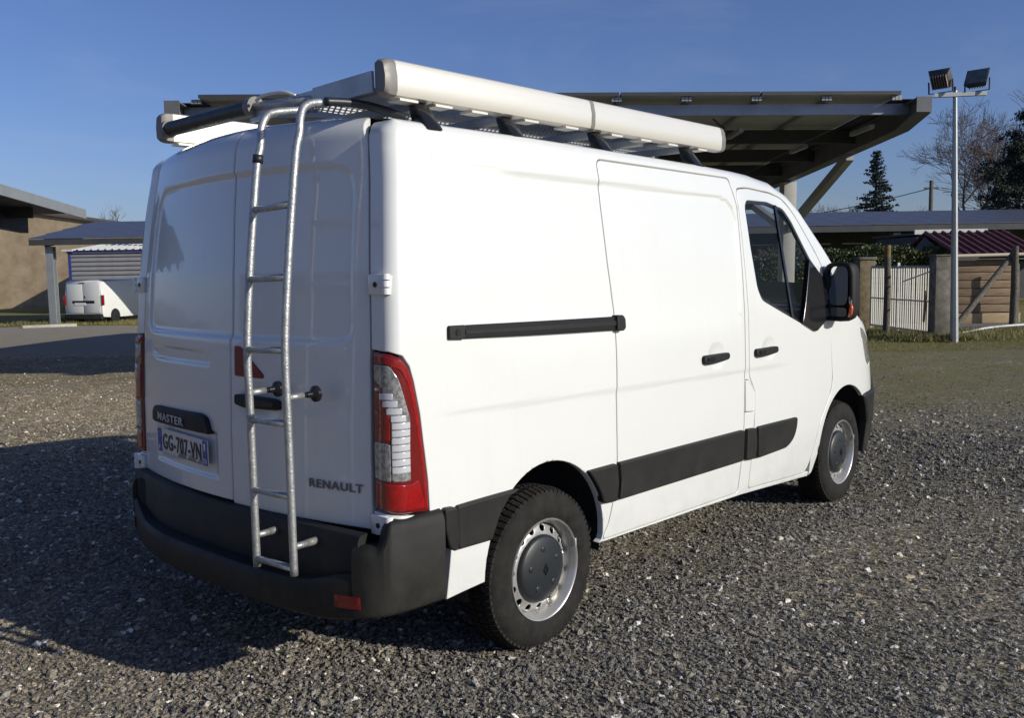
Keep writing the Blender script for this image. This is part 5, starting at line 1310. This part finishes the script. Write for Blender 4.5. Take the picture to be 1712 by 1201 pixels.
# ================================================================== PLANK SHED with maroon roof
sh = yard('plank_shed', 'small shed of horizontal brown planks with a maroon ribbed metal roof on the right', 'shed', 12.45, 23.55)
pk = None
zs = [(.32, .205), (.53, .20), (.735, .20), (.94, .20), (1.145, .20), (1.35, .16)]
for k, (z, h) in enumerate(zs):
    for q_ in range(1):
        MB().box((-1.10, -.03+.008*(k % 2), z), (.40, .0, z+h-.014)).build('plank', M['timber'], sh, bevel=.004)
MB().box((-1.12, -.05, .03), (.64, -.005, .29)).build('base_board', M['timber_pale'], sh, bevel=.006)
MB().box((-1.12, -.04, 1.52), (.42, -.0, 1.64)).build('top_board', M['timber'], sh)
MB().box((-1.1, .005, 0), (.38, 3.1, 1.62)).build('shed_wall', M['frame_dark'], sh)
for x in (-1.08, 1.02): MB().prism([(0.0, 1.6), (1.72, 2.32), (3.1, 1.6)], x-.01, x+.01, 'x').build('gable', M['frame_dark'], sh)
# roof: two slopes, each corrugated sheet with ribs
def slope(y0, z0, y1, z1, nm):
    m_ = MB(); n_ = 10
    d = Vector((0, y1-y0, z1-z0)).normalized(); up_ = Vector((0, -d.z, d.y))
    m_.add([(x, y, z) for x in (-1.12, 1.10) for y, z in ((y0, z0), (y1, z1), (y1, z1-.02), (y0, z0-.02))], [(0, 1, 2, 3), (7, 6, 5, 4), (0, 4, 5, 1), (2, 6, 7, 3), (0, 3, 7, 4), (1, 5, 6, 2)])
    s = m_.build(nm, M['red_tin'], sh)
    for k in range(n_):
        x = -1.07+k*.235; r_ = MB(); p = [(x-.045, .0), (x-.022, .055), (x+.022, .055), (x+.045, .0)]
        r_.add([(a, y0+up_.y*b, z0+.0015+up_.z*b) for a, b in p]+[(a, y1+up_.y*b, z1+.0015+up_.z*b) for a, b in p], [(0, 1, 5, 4), (1, 2, 6, 5), (2, 3, 7, 6), (0, 3, 2, 1), (4, 5, 6, 7)])
        r_.build('roof_rib', M['red_tin'], s)
slope(-.22, 1.80, 1.72, 2.42, 'roof_slope'); slope(3.4, 1.80, 1.735, 2.42, 'roof_slope')
MB().tube([(-1.35, -.27, 1.76), (1.3, -.27, 1.79)], .045, 10).build('gutter', M['gutter'], sh, auto=50)
MB().tube([(-1.30, -.26, 1.77), (-1.30, -.24, 1.62), (-1.38, -.2, 1.56)], .035, 8).build('downpipe', M['gutter'], sh, auto=50)
MB().box((-1.4, -.20, 1.66), (1.3, -.16, 1.69)).build('eave_batten', M['gutter'], sh)
o = yard('lean_to', 'low dark outbuilding with a white roof edge just behind the maroon roofed shed', 'outbuilding', 13.45, 28)
MB().box((-1.1, 0, 0), (1.6, 3, 2.4)).build('wall', M['frame_dark'], o); MB().box((-1.2, -.1, 2.46), (1.0, -.04, 2.60)).build('white_fascia', M['pipe'], o); MB().box((-1.2, -.04, 2.44), (1.7, 3.2, 2.50)).build('roof', M['frame_dark'], o)
# path slab and white pipe
o = mesh_obj('concrete_path', [tuple(Y(*p)) for p in ((9.6, 20.6, .03), (15, 21.6, .03), (15, 23.5, .03), (10.2, 23.5, .03))], [(0, 1, 2, 3)], M['pavement']); struct(o)
pts = [(8.55, 19.0, .03), (9.2, 19.5, .035), (9.75, 20.0, .04), (10.4, 20.6, .05), (11.05, 21.2, .075), (12.2, 21.75, .10), (13.6, 22.0, .10)]
o = yard('white_pipe', 'thin white plastic pipe lying along the grass past the mast', 'pipe', 8.55, 19.0); MB().tube([(a-8.55, b-19.0, c) for a, b, c in plan3(pts, 5)], .028, 8).build('pipe', M['pipe'], o, auto=60)

# ================================================================== HEDGE, TREES
rng = random.Random(21)
M['leaf_hedge'] = mat('hedge_leaves', (.085, .105, .025), .45, col2=(.030, .045, .010), vscale=2.5, spec=.4)
M['leaf_dark'] = mat('conifer_needles', (.030, .045, .028), .7, col2=(.014, .022, .014), vscale=1.6)
M['leaf_spruce'] = mat('spruce_needles', (.038, .055, .048), .7, col2=(.018, .028, .024), vscale=1.8)
def leaves(mb, c, r, n, s, rg=rng, flat=.5, shell=.5):
    for _ in range(n):
        u = Vector((rg.gauss(0, 1), rg.gauss(0, 1), rg.gauss(0, 1))).normalized(); k = shell+(1-shell)*rg.random()
        p = Vector(c)+Vector((u.x*r[0], u.y*r[1], u.z*r[2]))*k
        a = Vector((rg.gauss(0, 1), rg.gauss(0, 1), rg.gauss(0, 1))).normalized()*s*rg.uniform(.6, 1.3); b = a.cross(Vector((rg.gauss(0, 1), rg.gauss(0, 1), rg.gauss(0, 1)))).normalized()*s*flat*rg.uniform(.6, 1.2)
        i = len(mb.v); mb.v += [tuple(p-a*.5), tuple(p+b*.5), tuple(p+a*.5), tuple(p-b*.5)]; mb.f.append((i, i+1, i+2, i+3))
hg = yard('hedge', 'clipped green laurel hedge behind the white slatted gate', 'hedge', 9.3, 24.6)
mb = MB()
for _ in range(20000):
    x = rng.uniform(-2.8, 2.1); f = rng.random(); y = -.55+rng.uniform(0, .12)+(1.0 if rng.random() < .15 else 0)
    top_ = 1.93+.06*math.sin(x*3)+.05*math.sin(x*7.3)-.10*max(0, -x-1)
    if f < .4: z = top_+rng.gauss(0, .045); y = rng.uniform(-.55, .5)
    else: z = rng.uniform(.1, top_)
    p = Vector((x, y, z)); s = .085
    a = Vector((rng.gauss(0, 1), rng.gauss(0, 1), rng.gauss(0, 1))).normalized()*s*rng.uniform(.6, 1.2); b = a.cross(Vector((rng.gauss(0, 1), rng.gauss(0, 1), rng.gauss(0, 1)))).normalized()*s*.45
    i = len(mb.v); mb.v += [tuple(p-a*.5), tuple(p+b*.5), tuple(p+a*.5), tuple(p-b*.5)]; mb.f.append((i, i+1, i+2, i+3))
q = mb.build('foliage', M['leaf_hedge'], hg, fix=False)
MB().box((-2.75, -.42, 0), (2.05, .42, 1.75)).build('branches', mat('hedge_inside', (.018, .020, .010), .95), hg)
# dry bush beside the hedge under the shelter
def tree_bare(nm, label, lat, fwd, h, spread, seed, levels=5, trunk=.16, nb=3, base=0, lean=0, tw=.02, multi=1):
    rg = random.Random(seed); o = yard(nm, label, 'tree', lat, fwd, base)
    tk = MB(); cr = MB()
    def grow(p, d, L, r, lv):
        q = p; pts = [p]; rr = [r]
        for k in range(3):
            d = (d+Vector((rg.gauss(0, .10), rg.gauss(0, .10), rg.gauss(0, .05)+.03))).normalized(); q = q+d*L/3; pts.append(q); rr.append(max(tw*.5, r*(1-.13*(k+1))))
        (tk if lv >= levels-1 else cr).tube(pts, rr, 6 if lv >= levels-1 else (4 if lv > 1 else 3), False)
        if lv == 0: return
        for k in range(nb+(1 if rg.random() < .5 else 0)):
            a = rg.uniform(0, 6.28); e = rg.uniform(.30, .75)*spread
            side_ = Vector((math.cos(a), math.sin(a), 0)); nd = (d*math.cos(e)+(side_-d*side_.dot(d)).normalized()*math.sin(e)).normalized()
            s = rg.choice((2, 3, 3)); grow(pts[s], nd, L*rg.uniform(.62, .86), rr[s]*.68, lv-1)
    for k in range(multi):
        grow(Vector((k*.5*(1 if k else 0), 0, 0)), Vector((lean+(.25*k), 0, 1)).normalized(), h*.30, trunk, levels)
    tk.build('trunk', M['bark'], o, smooth=True, fix=False); cr.build('crown', M['twig'], o, fix=False); return o
tree_bare('bare_tree', 'largest bare winter tree, spreading wide behind the floodlight mast', 29.5, 60, 12.5, 1.05, 3, levels=6, trunk=.28, multi=3)
tree_bare('bare_tree', 'tall bare tree just left of the dark evergreen, beyond the shelter', 33.0, 63, 12.0, .85, 8, levels=6, trunk=.26)
tree_bare('bare_tree', 'small gnarled bare tree next to the utility pole', 26.6, 59, 5.6, 1.1, 14, levels=5, trunk=.16)
tree_bare('bare_tree', 'pale thin bare sapling between the spruce and the utility pole', 25.2, 66, 6.2, .7, 17, levels=5, trunk=.10)
tree_bare('bare_tree', 'low bare tree showing just left of the spruce above the shelter roof', 21.9, 62, 5.4, 1.1, 23, levels=5, trunk=.14)
tree_bare('bare_tree', 'low bare tree right of the carport brace above the shelter roof', 20.4, 60, 5.6, 1.1, 29, levels=5, trunk=.14)
tree_bare('bare_tree', 'bare treetop poking above the barn roof at far left', -33.5, 78, 7.0, .8, 31, levels=5, trunk=.14)
tree_bare('dry_bush', 'leafless brown bush under the solar shelter left of the hedge', 7.6, 26.5, 2.3, 1.2, 37, levels=5, trunk=.035, multi=3, tw=.008)
sp = yard('spruce_tree', 'dark conical spruce standing alone against the sky beyond the shelter', 'tree', 23.75, 60)
MB().tube([(0, 0, 0), (0, 0, 5), (0, 0, 8.9)], [.22, .12, .02], 7).build('trunk', M['bark'], sp, smooth=True)
mb = MB()
for k in range(34):
    z = 2.5+6.15*k/33; R0 = 2.0*(1-(z-2.5)/6.5)**.9+.05
    nb = max(5, int(13*(1-k/34)))
    for j in range(nb):
        a = rng.uniform(0, 6.28); L = R0*rng.uniform(.72, 1.12); dr = -.28
        for q in range(int(14+L*26)):
            t = rng.random()**.7; p = Vector((math.cos(a)*L*t, math.sin(a)*L*t, z+dr*L*t*(1-.6*t)+.12*t*t))
            leaves(mb, p, (.14, .14, .08), 1, .21, flat=.5)
mb.build('crown', M['leaf_spruce'], sp, fix=False)
# dark cedar-like evergreen at right edge
ev = yard('evergreen_tree', 'dense dark evergreen with layered drooping boughs at the right edge of the picture', 'tree', 25.3, 45)
MB().tube([(0, 0, 0), (.2, 0, 4), (.3, 0, 8.6)], [.34, .24, .06], 8).build('trunk', M['bark'], ev, smooth=True)
mb = MB(); bm_ = MB()
for k in range(85):
    z = 1.6+7.4*rng.random(); mx_ = 3.1*(1-max(0, (z-2.6))/6.4)**.7+.3
    a = rng.uniform(0, 6.28); L = mx_*rng.uniform(.6, 1.05); tip = Vector((math.cos(a)*L, math.sin(a)*L, z+L*.16))
    bm_.tube([(.2, 0, z-.3), tuple(tip)], [.05, .015], 4, False)
    for q in range(7):
        t = rng.uniform(.35, 1); c = Vector((.2, 0, z-.3)).lerp(tip, t)+Vector((rng.gauss(0, .22), rng.gauss(0, .22), rng.gauss(0, .10))); leaves(mb, c, (.50, .50, .26), 110, .14, flat=.4, shell=.1)
mb.build('crown', M['leaf_dark'], ev, fix=False); bm_.build('branches', M['bark'], ev, fix=False)
up_ = yard('utility_pole', 'wooden utility pole with short crossarm rising beyond the shelter roof', 'utility pole', 24.6, 54)
MB().tube([(0, 0, 0), (0, 0, 6.35)], [.15, .11], 9).build('pole', M['post'], up_, smooth=True); MB().box((-.4, -.05, 5.85), (.4, .05, 5.95)).build('crossarm', M['post'], up_)
wr = MB()
pts = [(0-16*t, 8*t, 5.9-1.6*4*.35*t*(1-t)-2.0*t) for t in np.linspace(0, 1, 13)]; wr.tube(pts, .025, 5)
pts = [(20*t, 4*t, 5.9-.9*4*t*(1-t)) for t in np.linspace(0, 1, 9)]; wr.tube(pts, .018, 5)
wr.build('overhead_wire', M['frame_dark'], up_)
M['leaf_far'] = mat('far_woods', (.10, .095, .075), .95, col2=(.06, .062, .05), vscale=.3)
# distant low woods on the horizon
mb = MB()
for _ in range(26000):
    a = rng.uniform(-1.3, 1.1); d = 150+rng.uniform(0, 30); h = 4.0+.8*math.sin(a*17)+.6*math.sin(a*41+2)
    leaves(mb, (math.sin(a)*d, math.cos(a)*d, rng.random()**1.2*h), (.5, .5, .5), 1, .9, flat=.35)
o = mb.build('distant_woods', M['leaf_far'], None, fix=False); o['kind'] = 'stuff'; o['label'] = 'low line of bare woods on the horizon'; o['category'] = 'woods'; frame(o)

# ================================================================== SMALL WHITE VAN parked under the left shelter
kv = yard('small_van', 'small white two door delivery van parked under the blue panel shelter on the left', 'van', -16.55, 35.5, -.25, -rad(12))
kv.scale = (.94, .94, .94)
# local: +y forward, rear face at y=0, right side +x
def ring_(y, wd, z0, z1, tumble=.10):
    return [(-wd, y, z0), (-wd, y, z0+(z1-z0)*.45), (-wd+tumble*.35, y, z0+(z1-z0)*.72), (-wd+tumble, y, z1-.07), (-wd+tumble+.12, y, z1), (wd-tumble-.12, y, z1), (wd-tumble, y, z1-.07), (wd-tumble*.35, y, z0+(z1-z0)*.72), (wd, y, z0+(z1-z0)*.45), (wd, y, z0)]
st_ = [(0.0, .86, .34, 1.74), (.05, .90, .30, 1.80), (.6, .91, .26, 1.83), (2.4, .91, .26, 1.83), (2.75, .91, .26, 1.74), (3.25, .90, .26, 1.30), (3.4, .90, .26, 1.12), (4.1, .86, .26, .95), (4.28, .74, .30, .70)]
V_ = [p for s_ in st_ for p in ring_(*s_)]; n_ = 10
F_ = [(i*n_+k, (i+1)*n_+k, (i+1)*n_+(k+1) % n_, i*n_+(k+1) % n_) for i in range(len(st_)-1) for k in range(n_)]+[tuple(range(n_)), tuple(range(len(V_)-1, len(V_)-n_-1, -1))]
body = mesh_obj('body', V_, F_, M['paint'], kv, auto=35)
bm = bmesh.new(); bm.from_mesh(body.data); bmesh.ops.recalc_face_normals(bm, faces=bm.faces[:]); bm.to_mesh(body.data); bm.free()
for x0, x1 in ((-.80, -.012), (.0, .79)):
    d_ = MB(); d_.prism([(x0+.01, .46), (x1, .46), (x1, 1.66), (x0+(.07 if x0 < -.1 else .01), 1.66) if x0 < 0 else (x0+.01, 1.66)][:3]+[((x0+.07) if x0 < -.1 else x0+.01, 1.66)], -.022, .0, 'y'); d_.build('rear_door', M['paint'], kv, bevel=.008)
MB().box((-.88, -.10, .20), (.88, .03, .42)).build('rear_bumper', M['plastic'], kv, bevel=.03)
for s_ in (-1, 1):
    MB().box((s_*.90-.055, -.03, .78), (s_*.90+.055-.02*s_, .06, 1.20)).build('tail_light', M['red'], kv, bevel=.01)
    MB().box((s_*.925-.01, 1.05, 1.0), (s_*.925+.01, 1.06, 1.02)).build('side_trim', M['plastic'], kv)
MB().box((-.50, -.030, .86), (.52, -.018, .97)).build('handle_strip', M['plastic'], kv)
MB().box((-.40, -.036, .78), (.12, -.026, .89)).build('number_plate', M['plate_white'], kv)
MB().box((-.15, -.040, 1.68), (.10, -.015, 1.71)).build('high_brake_light', M['plastic'], kv)
e_ = MB(); e_.prism([(.08, 1.07), (.11, 1.12), (.08, 1.17), (.05, 1.12)], -.034, -.022, 'y'); e_.build('emblem', M['gloss_black'], kv)
for s_ in (-1, 1):
    MB().add([(s_*.905, 2.55, 1.08), (s_*.895, 3.25, 1.08), (s_*.86, 3.02, 1.42), (s_*.835, 2.60, 1.60), (s_*.85, 2.5, 1.55)], [(0, 1, 2, 3, 4)]).build('side_window', M['gloss_black'], kv, fix=False).location = (s_*.012, 0, 0)
    for y_ in (.75, 3.45):
        w_ = MB(); w_.lathe([(.001, .0), (.17, .0), (.20, -.008), (.215, .0), (.30, .0), (.315, .03), (.315, .17), (.30, .20), (.001, .20)], (s_*.92, 0, .315), 'y', 28)
        w_.v = [(s_*.925-s_*(b), a-s_*.92+y_, c) for a, b, c in w_.v]; o = w_.build('wheel', M['rubber'], kv, auto=45)
        r_ = MB(); r_.lathe([(.20, -.004), (.15, -.012), (.001, -.012)], (0, 0, .315), 'y', 24); r_.v = [(s_*.925-s_*b, a+y_, c) for a, b, c in r_.v]; r_.build('hub_cap', M['cap'], o, auto=45)
    MB().box((s_*.93-.0, 2.95, 1.10), (s_*1.12, 3.05, 1.28)).build('wing_mirror', M['plastic'], kv, bevel=.02)
MB().add([(-.74, 2.80, 1.71), (.74, 2.80, 1.71), (.84, 3.24, 1.31), (-.84, 3.24, 1.31)], [(0, 1, 2, 3)]).build('windscreen', M['gloss_black'], kv, fix=False).location = (0, .015, .012)

# ================================================================== added unseen hall, dims the sky light on the van's rear doors
wh = thing('unseen_sky_blocker', 'added unseen grey hall that dims sky light on the rear of the large van', 'light blocker', (-24, 6, 0))
MB().prism([(-3, 0), (3.2, 0), (3.2, 4.6), (0, 5.4), (-3, 4.6)], -26, 22, 'y').build('wall', M['beam_grey'], wh)
MB().prism([(-3.4, 4.62), (0, 5.6), (3.6, 4.62), (3.6, 4.52), (0, 5.45), (-3.4, 4.52)], -26.3, 22.3, 'y').build('roof', M['frame_dark'], wh)
for k in range(6): MB().box((3.202, -22+k*7.5, 0.02), (3.26, -18+k*7.5, 3.6)).build('added_roller_door', M['cladding'], wh)
